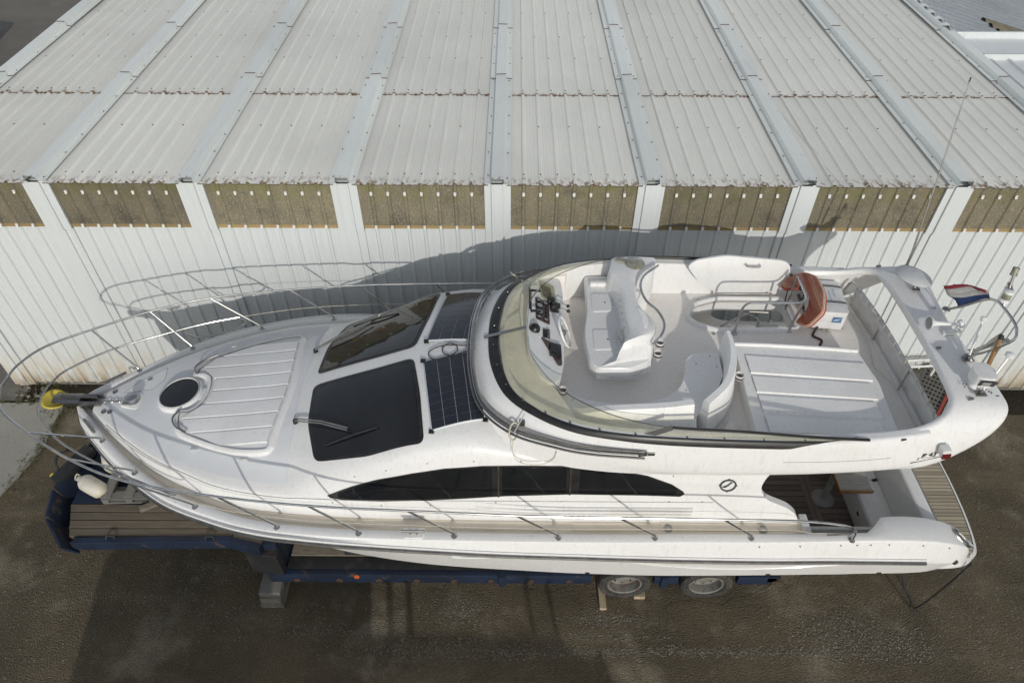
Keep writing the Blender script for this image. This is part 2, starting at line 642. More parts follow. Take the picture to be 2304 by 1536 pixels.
def sheet(name, poly, z, mat, jag=0., step=.25):
    pts = []
    for i in range(len(poly)):
        a, b = np.array(poly[i], float), np.array(poly[(i + 1) % len(poly)], float)
        n = max(1, int(np.linalg.norm(b - a) / step)) if jag else 1
        for k in range(n):
            q = a + (b - a) * k / n
            if jag and k:
                q = q + rng.normal(0, jag, 2)
            pts.append((q[0], q[1]))
    tri = tessellate_polygon([[Vector((x, y, 0)) for x, y in pts]])
    m = MB().add([(x, y, z) for x, y in pts], tri)
    return tag(obj(name, m, mat, smooth=0), kind='structure')


sheet('driveway', [(-60, 9.0), (-9.62, 9.0), (-9.62, 9.5), (-9.9, 9.5), (-9.9, 60), (-60, 60)], .008, 'drive')
sheet('soil_strip', [(-10.2, 8.82), (14, 8.82), (14, 9.6), (-10.2, 9.6)], .004, 'soil', .03)
sl = MB().prism(cr([(-8.72, 8.93), (-8.70, 8.4), (-8.64, 7.9), (-8.78, 7.2), (-8.95, 6.6), (-9.2, 5.6), (-9.5, 4.6), (-9.9, 3.2)], 5) + [(-30, 3.2), (-30, 8.93)], -.2, .03)
tag(obj('concrete_slab', sl, 'slabconcrete', smooth=0), kind='structure')
sheet('gravel_patch', [(-3.0, 3.2), (9, 3.2), (9.5, 6.0), (5.2, 5.6), (3.0, 5.0), (-1.5, 5.2)], .004, 'dirt', .1)

# loose stones and weeds: nobody could count these
V8 = np.array([(1, 0, 0), (-1, 0, 0), (0, 1, 0), (0, -1, 0), (0, 0, 1), (0, 0, -1)], float)
F8 = np.array([(0, 2, 4), (2, 1, 4), (1, 3, 4), (3, 0, 4), (2, 0, 5), (1, 2, 5), (3, 1, 5), (0, 3, 5)])


def stones(name, patches, smin, smax):
    P = []
    for cx, cy, rx, ry, n in patches:
        q = rng.normal(0, .5, (n, 2)) * (rx, ry) + (cx, cy)
        P.append(q)
    P = np.vstack(P)
    n = len(P)
    S = rng.uniform(smin, smax, (n, 1, 1)) * rng.uniform(.6, 1.2, (n, 1, 3))
    a = rng.uniform(0, 6.28, n)
    ca, sa = np.cos(a), np.sin(a)
    V = V8[None] * S * rng.uniform(.75, 1.15, (n, 6, 1))
    x = V[:, :, 0] * ca[:, None] - V[:, :, 1] * sa[:, None]
    y = V[:, :, 0] * sa[:, None] + V[:, :, 1] * ca[:, None]
    z = V[:, :, 2] * .7 + S[:, :, 2] * .3
    V = np.stack([x + P[:, 0:1], y + P[:, 1:2], z], 2).reshape(-1, 3)
    F = (F8[None] + (np.arange(n) * 6)[:, None, None]).reshape(-1, 3)
    me = bpy.data.meshes.new(name)
    me.from_pydata(V.tolist(), [], F.tolist())
    me.materials.append(MAT['stone'])
    o = bpy.data.objects.new(name, me)
    COL.objects.link(o)
    return o


o = stones('gravel', [(5.0, 4.55, 1.0, .45, 2600), (5.6, 4.3, 1.0, .25, 900), (3.3, 4.24, 2.2, .09, 1500), (1.5, 4.72, .7, .14, 600), (1.45, 4.46, .8, .06, 350),
                      (1.4, 4.24, .7, .07, 300), (-.75, 4.85, .5, .3, 700), (-1.0, 4.25, 1.6, .25, 1500), (.3, 4.2, 1.4, .08, 500), (-3.8, 4.75, 1.6, .3, 600),
                      (-2.9, 4.5, 1.2, .1, 350), (-5.2, 5.0, 1.6, 1.0, 900), (-7.2, 4.8, 1.4, 1.4, 1100), (7.6, 6.6, 1.6, 2.6, 1500), (8.6, 8.4, .9, .6, 700),
                      (7.0, 4.6, 1.4, .8, 900), (-4.2, 5.55, .9, .1, 250), (-5.6, 5.9, .5, .1, 120)], .006, .017)
tag(o, 'loose grey and brown gravel strewn over the yard', 'gravel', kind='stuff')
o = stones('rubble', [(-9.4, 9.15, .3, .2, 24), (-9.2, 9.0, .5, .15, 18), (-9.75, 9.2, .2, .2, 10)], .02, .06)
tag(o, 'small broken stones at the foot of the wall corner', 'rubble', kind='stuff')

tm = MB()
for cx, cy, rx, ry, n in [(-8.66, 8.25, .05, .35, 60), (-8.68, 7.75, .05, .25, 40), (-9.2, 9.1, .25, .12, 40), (-8.5, 8.75, .3, .1, 50), (-9.25, 9.4, .2, .04, 40), (-8.8, 7.0, .1, .4, 40), (-9.6, 8.95, .4, .03, 50)]:
    for _ in range(n):
        x, y = cx + random.gauss(0, rx), cy + random.gauss(0, ry)
        for _b in range(4):
            a = random.uniform(0, 6.28)
            l = random.uniform(.03, .09)
            dx, dy = math.cos(a), math.sin(a)
            tm.add([(x - dy * .006, y + dx * .006, .03), (x + dy * .006, y - dx * .006, .03), (x + dx * l * .8, y + dy * l * .8, .03 + l * .6)], [(0, 1, 2)])
pm('weed', (.075, .085, .028), .8, c2=(.11, .10, .045), scale=5)
tag(obj('weeds', tm, 'weed', smooth=0), 'low green weeds along the concrete edge', 'weeds', kind='stuff')

# ================================================================== WAREHOUSE
BAY, SW, YW, ZR = 2.37, .41, 9.462, 4.68
XI = {i: -.05 + BAY * i for i in range(-4, 6)}
wh = thing('warehouse', 'long white corrugated metal shed with a low ribbed roof and a brown translucent band', 'warehouse', (0, YW, 0))


def wobj(name, mb, mat, **k):
    mb.v = [(x, y - YW, z) for x, y, z in mb.v] if not k.pop('local', False) else mb.v
    return obj(name, mb, mat, wh, **k)


for nm in ('roofmetal', 'capmetal', 'wallpaint', 'fibreglass'):   # children sit YW behind the origin: shift the pattern coordinates
    for n in MAT[nm].node_tree.nodes:
        if n.type == 'MAPPING':
            n.inputs['Location'].default_value = tuple(a * b for a, b in zip((0, YW, 0), n.inputs['Scale'].default_value))


def profile(x0, x1, ribs, h=.034, minor=True):
    p = [(x0, 0)]
    xs = sorted(ribs)
    for k, r in enumerate(xs):
        p += [(r - .036, 0), (r - .017, h), (r + .017, h), (r + .036, 0)]
        if minor and k < len(xs) - 1:
            d = xs[k + 1] - r
            for fr in (.3, .5, .7):
                c = r + d * fr
                p += [(c - .011, 0), (c - .005, .0028), (c + .005, .0028), (c + .011, 0)]
    p.append((x1, 0))
    return p


clip_me = MB().box(-.021, .021, -.024, 0, -.02, .02).add([(-.021, -.024, -.02), (.021, -.024, -.02), (.014, -.034, -.034), (-.014, -.034, -.034)], [(0, 1, 2, 3)]).mesh('clip', 0, bevel=.004)
clip_me.materials.append(MAT['white_plastic'])
scr = MB()
scr_me = MB().lathe([(.010, 0), (.010, .012)], (0, 0, 0), n=6).mesh('roof_screw', 0)
scr_me.materials.append(MAT['rust'])


def screw(x, y, z, r=.009):
    if y < 13.2:
        obj('roof_screw', scr_me, None, wh, loc=(x, y - YW, z))
    else:
        scr.lathe([(r, 0), (r, .012)], (x, y, z), n=6)


for i in range(-4, 5):
    a, b = XI[i], XI[i + 1] - SW
    roofed = i < 4
    ribs = [a + .2 + .2607 * k for k in range(7)]
    pr = profile(a - .06, b + .06, ribs)
    # roof: lower and upper sheet of this bay
    for y0, y1, dz in ((9.36, 12.5, 0.), (12.42, 19.6, .012)) if roofed else ():
        ys = [y0, y0 + .3, (y0 + y1) / 2, y1]
        jit = [rng.normal(0, .006) if len(pr) else 0 for _ in pr]
        P = [[(x, y + (j if y == y0 else 0), ZR + h + dz + (.004 * math.sin(3 * x + y) if 0 < k < 3 else 0)) for k, y in enumerate(ys)] for (x, h), j in zip(pr, jit)]
        wobj('roof_sheet', MB().grid(P), 'roofmetal', smooth=0)
        E0 = [row[0] for row in P]
        wobj('sheet_edge', MB().grid([[(x, y - .003, z + .002), (x, y - .003, z - (.013 if dz else .008))] for x, y, z in E0]), 'rust', smooth=0)
    # wall sheet and translucent band
    zb_ = .03 + rng.normal(0, .004)
    P = [[(x, YW - h * .75 + .006 * math.sin(1.7 * x + 2.3 * z + i), z) for z in (zb_, .6, 1.3, 2.0, 2.6, 3.2, 3.85)] for x, h in pr]
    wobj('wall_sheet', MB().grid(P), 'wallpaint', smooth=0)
    P = [[(x, YW - .018 - h, z) for z in (3.815 + (.008 if h else 0), 4.1, 4.4, 4.68)] for x, h in profile(a - .03, b + .03, ribs, .022, False)]
    wobj('light_panel', MB().grid(P), 'fibreglass', smooth=0)
    for r in ribs:
        for z in (3.875, 4.50):
            o = obj('clip', clip_me, None, wh, loc=(r, -.040, z))
    for r in ribs if roofed else ():
        screw(r, 9.62, ZR + .034)
        screw(r, 12.52, ZR + .046)
    for k, y in enumerate((11.15, 13.95, 15.05, 16.4, 17.7) if roofed else ()):
        for r in ribs[(k + 1) % 2::2]:
            screw(r, y, ZR + .036 + (.012 if k else 0))
for i in range(-4, 6):
    a = XI[i] - SW
    # wall flashing
    pr = [(a, .0), (a, .040), (a + .10, .042), (a + .104, .03), (a + .11, .07), (a + .285, .07), (a + .29, .042), (a + SW, .040), (a + SW, 0)]
    P = [[(x, YW - h, z) for z in (.02, 1.5, 3.0, 3.83)] for x, h in pr]
    wobj('flashing', MB().grid(P), 'wallpaint', smooth=20)
    pr2 = [(x, h + .024) for x, h in pr]
    P = [[(x, YW - h, z) for z in (3.80, 4.2, 4.69)] for x, h in pr2]
    wobj('flashing', MB().grid(P), 'wallpaint', smooth=20)
    # roof cap in three lengths
    for k, (y0, y1) in enumerate(((9.335, 13.1), (13.04, 15.6), (15.52, 19.6)) if i < 5 else ()):
        dz = .012 * k
        pr = [(a, .038), (a + .105, .040), (a + .112, .125), (a + .30, .125), (a + .307, .040), (a + SW, .038)]
        P = [[(x, y, ZR + h + dz + (.006 * math.sin(i * 2 + y) if h > .1 else 0)) for y in np.linspace(y0 + random.uniform(-.02, .02), y1, 6)] for x, h in pr]
        wobj('cap_flashing', MB().grid(P), 'capmetal', smooth=0)
        if k:
            wobj('cap_joint', MB().grid([[(r_[0][0], r_[0][1] - .004, r_[0][2] + .003), (r_[0][0], r_[0][1] - .004, r_[0][2] - .014)] for r_ in P]), 'rust', smooth=0)
    y = 9.5
    while y < (19 if i < 5 else 0):
        for x in (a + .05, a + .36):
            screw(x + random.uniform(-.01, .01), y + random.uniform(-.06, .06), ZR + .05)
        y += random.uniform(.55, .8)
wobj('far_roof_screws', scr, 'rust', smooth=0)
wh.children[-1]['kind'] = 'stuff'
wobj('gable_wall', MB().box(-9.9, 9.40, 9.5, 19.5, 0.0, 4.66), 'wallpaint', smooth=0)
wobj('gable_wall', MB().box(9.41, 14.0, 9.5, 9.6, 0.0, 4.55), 'wallpaint', smooth=0)
wobj('base_kerb', MB().box(-9.92, 14, 9.44, 9.5, -.05, .06), 'concrete', smooth=0, bevel=.01)

# neighbouring roofs on the right
an = thing('annex_building', 'grey ribbed shed roof meeting the white shed at the upper right corner', 'building', (13, 15, 0))


def aobj(name, mb, mat, **k):
    mb.v = [(x - 13, y - 15, z) for x, y, z in mb.v]
    return obj(name, mb, mat, an, **k)


for x0 in (9.43, 12.4):
    P = [[(x, y, 4.60 + h) for y in (9.4, 14.3)] for x, h in profile(x0, x0 + 2.95, [x0 + .25 + .36 * k for k in range(8)], .04, False)]
    aobj('roof_sheet', MB().grid(P), 'annexmetal', smooth=20)
aobj('fascia', MB().box(9.5, 17, 14.3, 14.34, 4.5, 4.72), 'wallpaint', smooth=0)
aobj('gutter', MB().box(9.5, 17, 14.345, 15.2, 4.60, 4.69), 'annexmetal', smooth=0)
aobj('fascia', MB().box(9.3, 17, 15.2, 15.26, 4.5, 4.82), 'wallpaint', smooth=0)
P = []
for k in range(70):
    y = 15.27 + k * .095
    h = (0, .06, .06, 0)[k % 4]
    P.append([(x, y, 4.80 + h - max(0, x - 9.2) * .27) for x in (9.2, 12, 18)])
aobj('roof_sheet', MB().grid(P), 'grey_roof', smooth=0)
P = []
for k in range(12):
    y = 16.35 + k * .085
    h = (0, .05, .05, 0)[k % 4]
    P.append([(x, y, 4.85 + h - max(0, x - 9.2) * .27) for x in (11.0, 12.6)])
aobj('light_panel', MB().grid(P), 'fibreglass', smooth=0)
aobj('wall', MB().box(12.0, 17, 9.6, 21, 0, 2.5), 'wallpaint', smooth=0)

# ================================================================== LOW LOADER TRAILER
BO = (0, 6.4, 0)
tr = thing('low_loader_trailer', 'blue low loader trailer with worn plank deck carrying the white yacht', 'trailer', BO)


def to(name, mb, mat, **k):
    return obj(name, mb, mat, k.pop('parent', tr), **k)


# gooseneck deck
for s in (-1, 1):
    to('side_beam', MB().prism([(-6.34, s * 1.24), (-4.1, s * 1.20), (-3.6, s * 1.32), (-3.6, s * 1.22), (-4.1, s * 1.10), (-6.30, s * 1.14)][::-s], 1.18, 1.37), 'paint_navy', bevel=.01, smooth=0)
    for k in range(4):
        w0 = .58 + .137 * k
        sf = -6.62 + .4 * (w0 - .58)
        w1 = w0 + .122
        to('plank', MB().prism([(sf, s * w0), (-4.06, s * (w0 - .02 * k * .3)), (-4.06, s * (w1 - .02 * k * .3)), (sf + .05, s * w1)][::s], 1.28, 1.352 - .004 * (k % 2)), 'deckplank', bevel=.006, smooth=0)
    for k in range(4):
        w0 = .6 + .142 * k
        to('plank', MB().prism([(-4.045, s * w0), (-3.62, s * (w0 + .02 * k)), (-3.62, s * (w0 + .136 + .02 * k)), (-4.045, s * (w0 + .136))][::s], 1.27, 1.345), 'blockwood', bevel=.006, smooth=0)
to('centre_plate', MB().box(-6.62, -3.6, -.57, .57, 1.2, 1.345), 'paint_navy', bevel=.006, smooth=0)
bh = [(-6.30, -1.27), (-6.66, -.86), (-6.74, -.45), (-6.62, .10), (-6.62, .6), (-6.3, 1.25)]
for i in range(5):
    a, b = Vector((*bh[i], 0)), Vector((*bh[i + 1], 0))
    n = Vector((b.y - a.y, -(b.x - a.x), 0)).normalized()
    n = -n if n.x > 0 else n
    h0, h1 = (1.42, 1.52, 1.56, 1.54, 1.45, 1.4)[i:i + 2]
    ln = .13
    to('bulkhead', MB().add([a + Vector((0, 0, 1.12)), b + Vector((0, 0, 1.12)), b + n * ln + Vector((0, 0, h1)), a + n * ln + Vector((0, 0, h0)),
                             a - n * .03 + Vector((0, 0, 1.12)), b - n * .03 + Vector((0, 0, 1.12)), b + n * (ln - .03) + Vector((0, 0, h1)), a + n * (ln - .03) + Vector((0, 0, h0))],
                            [(0, 1, 2, 3), (4, 7, 6, 5), (0, 4, 5, 1), (3, 2, 6, 7), (0, 3, 7, 4), (1, 5, 6, 2)]), 'paint_navy', smooth=0)
to('coupling', MB().obox((-6.78, .02, 1.5), ((.4, 1, 0), (-1, .4, 0), (0, 0, 1)), (.34, .10, .07)), 'frame_black', bevel=.02)
to('coupling', MB().tube(cr([(-6.85, .2, 1.6), (-6.98, .12, 1.66), (-7.0, -.02, 1.6), (-6.92, -.12, 1.5)], 5), .022), 'rubber')
to('coupling', MB().box(-6.96, -6.88, .20, .26, 1.56, 1.62).tube([(-6.9, .22, 1.6), (-6.82, .16, 1.62)], .018), 'rust', bevel=.008)
to('coupling', MB().box(-7.02, -6.96, -.22, -.17, 1.5, 1.56), 'yellow', bevel=.008)
for x in (-5.78, -4.35):
    to('lashing_ring', MB().tube(cr([(x - .06, -1.17, 1.36), (x - .05, -1.14, 1.40), (x + .05, -1.14, 1.40), (x + .06, -1.17, 1.36)], 4), .014), 'frame_black')
# neck
to('neck', MB().box(-3.62, -3.42, -1.2, 1.2, .42, 1.27), 'paint_navy', bevel=.02, smooth=0)
to('neck_plate', MB().prism([(-3.9, -1.24), (-3.4, -1.32), (-3.4, -1.18), (-3.9, -1.12)], .6, 1.15), 'frame_black', bevel=.01, smooth=0)
# lower bed
for s in (-1, 1):
    to('side_rail', MB().box(-3.66, 1.2, min(s * 1.30, s * 1.2), max(s * 1.30, s * 1.2), .36, .60), 'paint_navy', bevel=.02)
    to('side_rail', MB().box(2.15, 2.52, min(s * 1.30, s * 1.2), max(s * 1.30, s * 1.2), .36, .58), 'paint_navy', bevel=.02)
    to('side_rail', MB().box(3.42, 4.02, min(s * 1.28, s * 1.18), max(s * 1.28, s * 1.18), .34, .56), 'paint_navy', bevel=.02)
    to('bed_plate', MB().box(-3.4, 4.0, min(s * 1.2, s * 1.0), max(s * 1.2, s * 1.0), .46, .602), 'frame_black', bevel=.006)
    for k in range(3):
        w0 = .36 + .215 * k
        to('plank', MB().box(-3.38, 4.0, min(s * w0, s * (w0 + .198)), max(s * w0, s * (w0 + .198)), .55, .625 - .004 * k), 'blockwood', bevel=.006, smooth=0)
    to('chassis_beam', MB().box(-3.4, 4.1, s * .45 - .07, s * .45 + .07, .28, .54), 'frame_black')
    x = -3.25
    while x < 4:
        if not (1.25 < x < 2.1 or 2.5 < x < 3.4):
            to('stake_pocket', MB().lathe([(.05, 0), (.05, .012), (.03, .014), (.028, .002)], (x, s * 1.302, .45), (0, s, 0), 12), 'rust')
        x += .62 + random.uniform(-.06, .06)
    for x in (1.71, 2.95):
        wl = to('wheel', MB().lathe([(.27, 0), (.36, .0), (.395, .03), (.40, .07), (.40, .2), (.39, .235), (.36, .255), (.29, .25), (.265, .22)], (x, s * 1.10, .40), (0, s, 0), 40, cap=False), 'tyre')
        to('rim', MB().lathe([(.268, .22), (.255, .235), (.235, .225), (.225, .10), (.11, .07), (.10, .13), (.06, .145), (.001, .145)], (x, s * 1.10, .40), (0, s, 0), 32, cap=False), 'rimgrey', parent=wl)
        hb = MB()
        for k in range(8):
            a = k * math.pi / 4
            hb.lathe([(.016, .07), (.016, .105)], (x + .165 * math.cos(a), s * 1.10, .40 + .165 * math.sin(a)), (0, s, 0), 6)
        to('wheel_nuts', hb, 'rust', parent=wl)
    to('tail_light', MB().box(3.86, 4.06, s * 1.22 - .06, s * 1.22 + .06, .42, .55), 'frame_black', bevel=.01)
    to('side_reflector', MB().lathe([(.045, 0), (.04, .015)], (-2.33, s * 1.302, .56), (0, s, 0), 12), 'orange')
    for x in (-.15, 2.3):
        to('outrigger', MB().box(x - .05, x + .05, min(s * 1.34, s * 1.0), max(s * 1.34, s * 1.0), .33, .615), 'paint_navy', bevel=.01)
to('axle', MB().tube([(1.71, -1.1, .4), (1.71, 1.1, .4)], .06), 'frame_black')
to('axle', MB().tube([(2.95, -1.1, .4), (2.95, 1.1, .4)], .06), 'frame_black')
for x in (-3.0, -1.2, .6, 2.4, 3.8):
    to('keel_block', MB().box(x - .12, x + .12, -.45, .45, .60, .80), 'blockwood', bevel=.01, smooth=0)
for x in (-2.2, 2.2):
    for s in (-1, 1):
        to('bilge_support', MB().beam((x, s * .9, .6), (x, s * 1.15, 1.16), .1, .1).obox((x, s * 1.17, 1.22), ((1, 0, 0), (0, 1, s * .45), (0, -s * .45, 1)), (.2, .16, .04)), 'frame_black', bevel=.01)

# things on and around the trailer
pt = thing('wooden_pallet', 'weathered grey wooden pallet lying on the blue trailer front below the bow', 'pallet', (-5.74, 6.25, 1.35), R(2))
for k, y in enumerate((-.37, -.17, .03, .23, .43)):
    obj('slat', MB().box(-.40, .40, y - .045, y + .045, .0, .022), 'palletslat', pt, smooth=0, bevel=.003)
for x in (-.35, 0, .35):
    obj('stringer', MB().box(x - .05, x + .05, -.42, .48, .022, .105), 'palletwood', pt, smooth=0, bevel=.004)
for y in (-.36, .02, .42):
    obj('slat', MB().box(-.40, .40, y - .06, y + .06, .107, .128), 'palletslat', pt, smooth=0, bevel=.003)
for k in range(3):
    obj('loose_board', MB().box(-.4 + k * .33, -.26 + k * .33, -.40, .46, .13, .15), 'palletwood', pt, smooth=0, bevel=.003)


def fender(name, label, a, b, r, taper):
    a, b = Vector(a), Vector(b)
    c = (a + b) / 2
    L = (b - a).length
    t = thing(name, label, 'fender', (c.x, c.y, min(a.z, b.z) - r), 0, 'fenders on the trailer front')
    ax = (b - a).normalized()
    o = a - Vector(t.location)
    pr = [(.03, -.10), (.045, -.08), (.05, -.04), (.5 * r, -.01), (.82 * r, .05 * L), (r, .16 * L), (r, .35 * L), (r * taper[0], .6 * L), (r * taper[1], .82 * L), (r * taper[2], .95 * L), (.05, L), (.001, L + .01)]
    obj('body', MB().lathe(pr, o, ax, 24), 'fendervinyl', t, smooth=50)
    s = ax.orthogonal().normalized() * .03
    obj('cord', MB().tube(cr([o - ax * .06 + s, o - ax * .14 + s * 1.5, o - ax * .16, o - ax * .14 - s * 1.5, o - ax * .06 - s], 4), .010), 'rope_white', t)


fender('boat_fender', 'small dirty white cylinder fender lying left of the wooden pallet', (-6.52, 6.14, 1.50), (-6.10, 5.92, 1.50), .125, (1, .97, .6))
fender('boat_fender', 'large pear shaped white fender between the bow and the wooden pallet', (-6.05, 6.34, 1.54), (-6.42, 6.82, 1.54), .175, (.85, .6, .35))

o = tag(obj('wood_offcut', MB().obox((0, 0, .03), ((1, .55, 0), (-.55, 1, 0), (0, 0, 1)), (.13, .045, .03)), 'blockwood', loc=(-5.42, 5.78, 1.345), bevel=.005, smooth=0), 'short loose timber offcut on the blue trailer plate below the pallet', 'timber')
bs = thing('timber_block_stack', 'stack of stubby concrete and timber blocks under the trailer neck', 'blocks', (-3.66, 5.1, 0))
for k, (w, d, h, m, dy) in enumerate(((.34, .42, .13, 'concrete', -.03), (.30, .30, .12, 'blockwood', -.08), (.32, .36, .11, 'concrete', 0))):
    z = (0, .132, .254)[k]
    obj('block', MB().box(-w / 2, w / 2, -d / 2 + dy, d / 2 + dy, z, z + h), m, bs, bevel=.012, smooth=0)
tag(obj('wheel_chock_board', MB().box(-.05, .05, -.34, .34, 0, .07), 'newwood', loc=(1.40, 5.20, 0), bevel=.004, smooth=0), 'long pale timber board poking out under the front trailer wheel', 'timber')
tag(obj('wheel_chock_block', MB().box(-.085, .085, -.2, .2, 0, .08), 'newwood', loc=(1.98, 5.24, 0), bevel=.004, smooth=0), 'short pale timber block behind the front trailer wheel', 'timber')

# perforated ramp and ladder at the foot of the wall, seen through the arch
rp = thing('perforated_gangway', 'grey perforated gangway with a red edge leaning at the wall behind the stern', 'gangway', (7.62, 8.56, 0))
ax = (Vector((.62, .78, .10)).normalized(), Vector((.78, -.62, 0)).normalized())
nz = ax[0].cross(ax[1])
mb = MB()
nl, nw, LL, WW = 18, 7, 1.9, .46
C0 = Vector((0, 0, .62))
for i in range(nl + 1):
    t = -LL / 2 + LL * i / nl
    mb.obox(C0 + ax[0] * t, (ax[0], ax[1], nz), (.030 * LL / 2 * 1., WW / 2, .008))
for j in range(nw + 1):
    t = -WW / 2 + WW * j / nw
    mb.obox(C0 + ax[1] * t, (ax[0], ax[1], nz), (LL / 2, .014, .0085))
pm('grategrey', (.13, .125, .11), .6, c2=(.10, .095, .085), scale=6)
obj('tread_plate', mb, 'grategrey', rp, smooth=0)
obj('dark_underside', MB().obox(C0 - nz * .05 * (1 if nz.z > 0 else -1), (ax[0], ax[1], nz), (LL / 2, WW / 2, .006)), 'dark_int', rp, smooth=0)
pm('redpaint', (.33, .04, .035), .5, c2=(.26, .035, .03), scale=9)
for s, m in ((-1, 'grategrey'), (1, 'redpaint')):
    obj('side_rail', MB().obox(C0 + ax[1] * s * (WW / 2 + .03), (ax[0], ax[1], nz), (LL / 2, .025, .045)), m, rp, smooth=0, bevel=.006)
obj('outer_rail', MB().obox(C0 + ax[1] * (WW / 2 + .11), (ax[0], ax[1], nz), (LL / 2, .03, .04)), 'grey_plastic', rp, smooth=0, bevel=.006)
for s in (-1, 1):
    obj('leg', MB().tube([C0 + ax[0] * s * .8 - Vector((0, 0, .02)), C0 + ax[0] * s * .8 - Vector((0, 0, .62 + s * .08 - (.08 if s > 0 else -.08)))], .03), 'dullsteel', rp)
ldr = thing('white_ladder', 'white tubular ladder standing by the gangway against the wall', 'ladder', (7.15, 9.1, 0))
for y in (0, .16):
    obj('stile', MB().tube([(-.5, y, .95), (.9, y + .05, 1.0)], .022), 'white_plastic', ldr)
for k in range(5):
    obj('rung', MB().tube([(-.4 + .28 * k, 0, .96), (-.4 + .28 * k, .18, .97)], .016), 'white_plastic', ldr)
for x in (-.45, .8):
    obj('leg', MB().tube([(x, .08, .95), (x, .1, 0)], .022), 'white_plastic', ldr)

# parked car at the far upper left
car = thing('parked_car', 'black car parked behind the shed at the upper left corner', 'car', (-20.15, 24.4, 0))
sec = [(-2.2, .35, .75), (-2.1, .3, .95), (-1.6, .28, 1.02), (-.6, .28, 1.05), (.4, .28, 1.06), (1.6, .28, 1.0), (2.0, .3, .85), (2.2, .38, .7)]
P = []
for y, z0, z1 in sec:
    w = .86 - .10 * (abs(y) / 2.2) ** 4
    P.append([(-w, y, z0), (-w - .03, y, (z0 + z1) / 2), (-w + .05, y, z1), (0, y, z1 + .04), (w - .05, y, z1), (w + .03, y, (z0 + z1) / 2), (w, y, z0), (0, y, z0), (-w, y, z0)])
mb = MB().grid(P)
for k in (0, -1):
    mb.add(P[k][:-1], [tuple(range(8))])
obj('body', mb, 'carpaint', car, weld=True, smooth=40)
P = []
for y, w, z in ((-1.9, .72, 1.0), (-1.2, .62, 1.42), (-.2, .60, 1.5), (.5, .60, 1.45), (1.3, .70, 1.02)):
    P.append([(-w - .12 * (1.5 - z), y, .98), (-w, y, z - .05), (-w + .1, y, z), (w - .1, y, z), (w, y, z - .05), (w + .12 * (1.5 - z), y, .98)])
obj('cabin_glass', MB().grid(P), 'darkglass', car, smooth=40)
obj('roof', MB().grid([[(x * .98, y, z + .012) for x in (-.52, 0, .52)] for y, z in ((-1.15, 1.425), (-.2, 1.5), (.5, 1.45))]), 'carpaint', car, solid=.02)
for s in (-1, 1):
    for y in (-1.35, 1.35):
        wl = obj('wheel', MB().lathe([(.2, 0), (.30, 0), (.33, .04), (.33, .18), (.30, .21), (.22, .2)], (s * .67, y, .33), (s, 0, 0), 28, cap=False), 'rubber', car)
        sp = MB().lathe([(.22, .17), (.205, .19), (.20, .1), (.001, .1)], (s * .67, y, .33), (s, 0, 0), 24, cap=False)
        for k in range(5):
            a = k * 2 * math.pi / 5
            sp.beam((s * (.67 + .17), y, .33), (s * (.67 + .18), y + .19 * math.cos(a), .33 + .19 * math.sin(a)), .035, .025, (s, 0, 0))
        obj('rim', sp, 'dullsteel', wl)

# invented steel frame outside the picture, shaped to throw the long shadows on the yard
bl = thing('shadow_caster', 'invented blue steel shadow caster, unseen beside the camera, that shades the yard', 'shadow caster', (-1.92, -1.5, 0))


def lo(name, mb, mat, **k):
    mb.v = [(x + 1.5, y + 1.5, z) for x, y, z in mb.v]
    return obj(name, mb, mat, bl, **k)


lo('housing', MB().prism([(-5.03, -1.6), (-.75, -1.6), (-.75, -1.3), (-5.03, -1.3)], .9, 2.72), 'paint_navy', bevel=.04)  # added box, sized to cast the broad left part of the yard shadow
lo('caster_top', MB().prism([(-4.9, -1.58), (-2.2, -1.58), (-2.2, -1.32), (-4.9, -1.32)], 2.72, 2.95), 'frame_black', bevel=.04)
lo('beam', MB().box(-.8, 2.1, -1.55, -1.4, 2.03, 2.26), 'paint_navy', bevel=.01)
lo('caster_end', MB().add([(2.1, -1.55, 1.2), (3.0, -1.55, 1.2), (2.62, -1.55, 2.18), (2.45, -1.55, 2.1), (2.1, -1.55, 2.2), (2.1, -1.4, 1.2), (3.0, -1.4, 1.2), (2.62, -1.4, 2.18), (2.45, -1.4, 2.1), (2.1, -1.4, 2.2)],
                        [(0, 1, 2, 3, 4), (9, 8, 7, 6, 5), (0, 5, 6, 1), (1, 6, 7, 2), (2, 7, 8, 3), (3, 8, 9, 4), (4, 9, 5, 0)]), 'paint_navy', smooth=0)
for x in (1.70, 2.04):
    lo('caster_post', MB().tube([(x, -1.47, 2.2), (x - .02, -1.47, 3.1)], .028), 'frame_black')
for x in (-.45, -.15):
    lo('caster_post', MB().tube([(x, -1.47, 2.2), (x, -1.47, 2.95)], .05), 'frame_black')
for x in (-4.6, -.9, -.2, .4, 2.4):
    lo('leg', MB().tube([(x, -1.47, 0), (x, -1.47, 2.05)], .05), 'frame_black')
# ================================================================== MOTOR YACHT (local frame: x bow(-) to stern(+), y towards the wall, z up)
yt = thing('motor_yacht', 'large white flybridge motor yacht standing on the blue trailer beside the shed', 'yacht', BO)


def yo(name, mb, mat, **k):
    return obj(name, mb, mat, k.pop('parent', yt), **k)


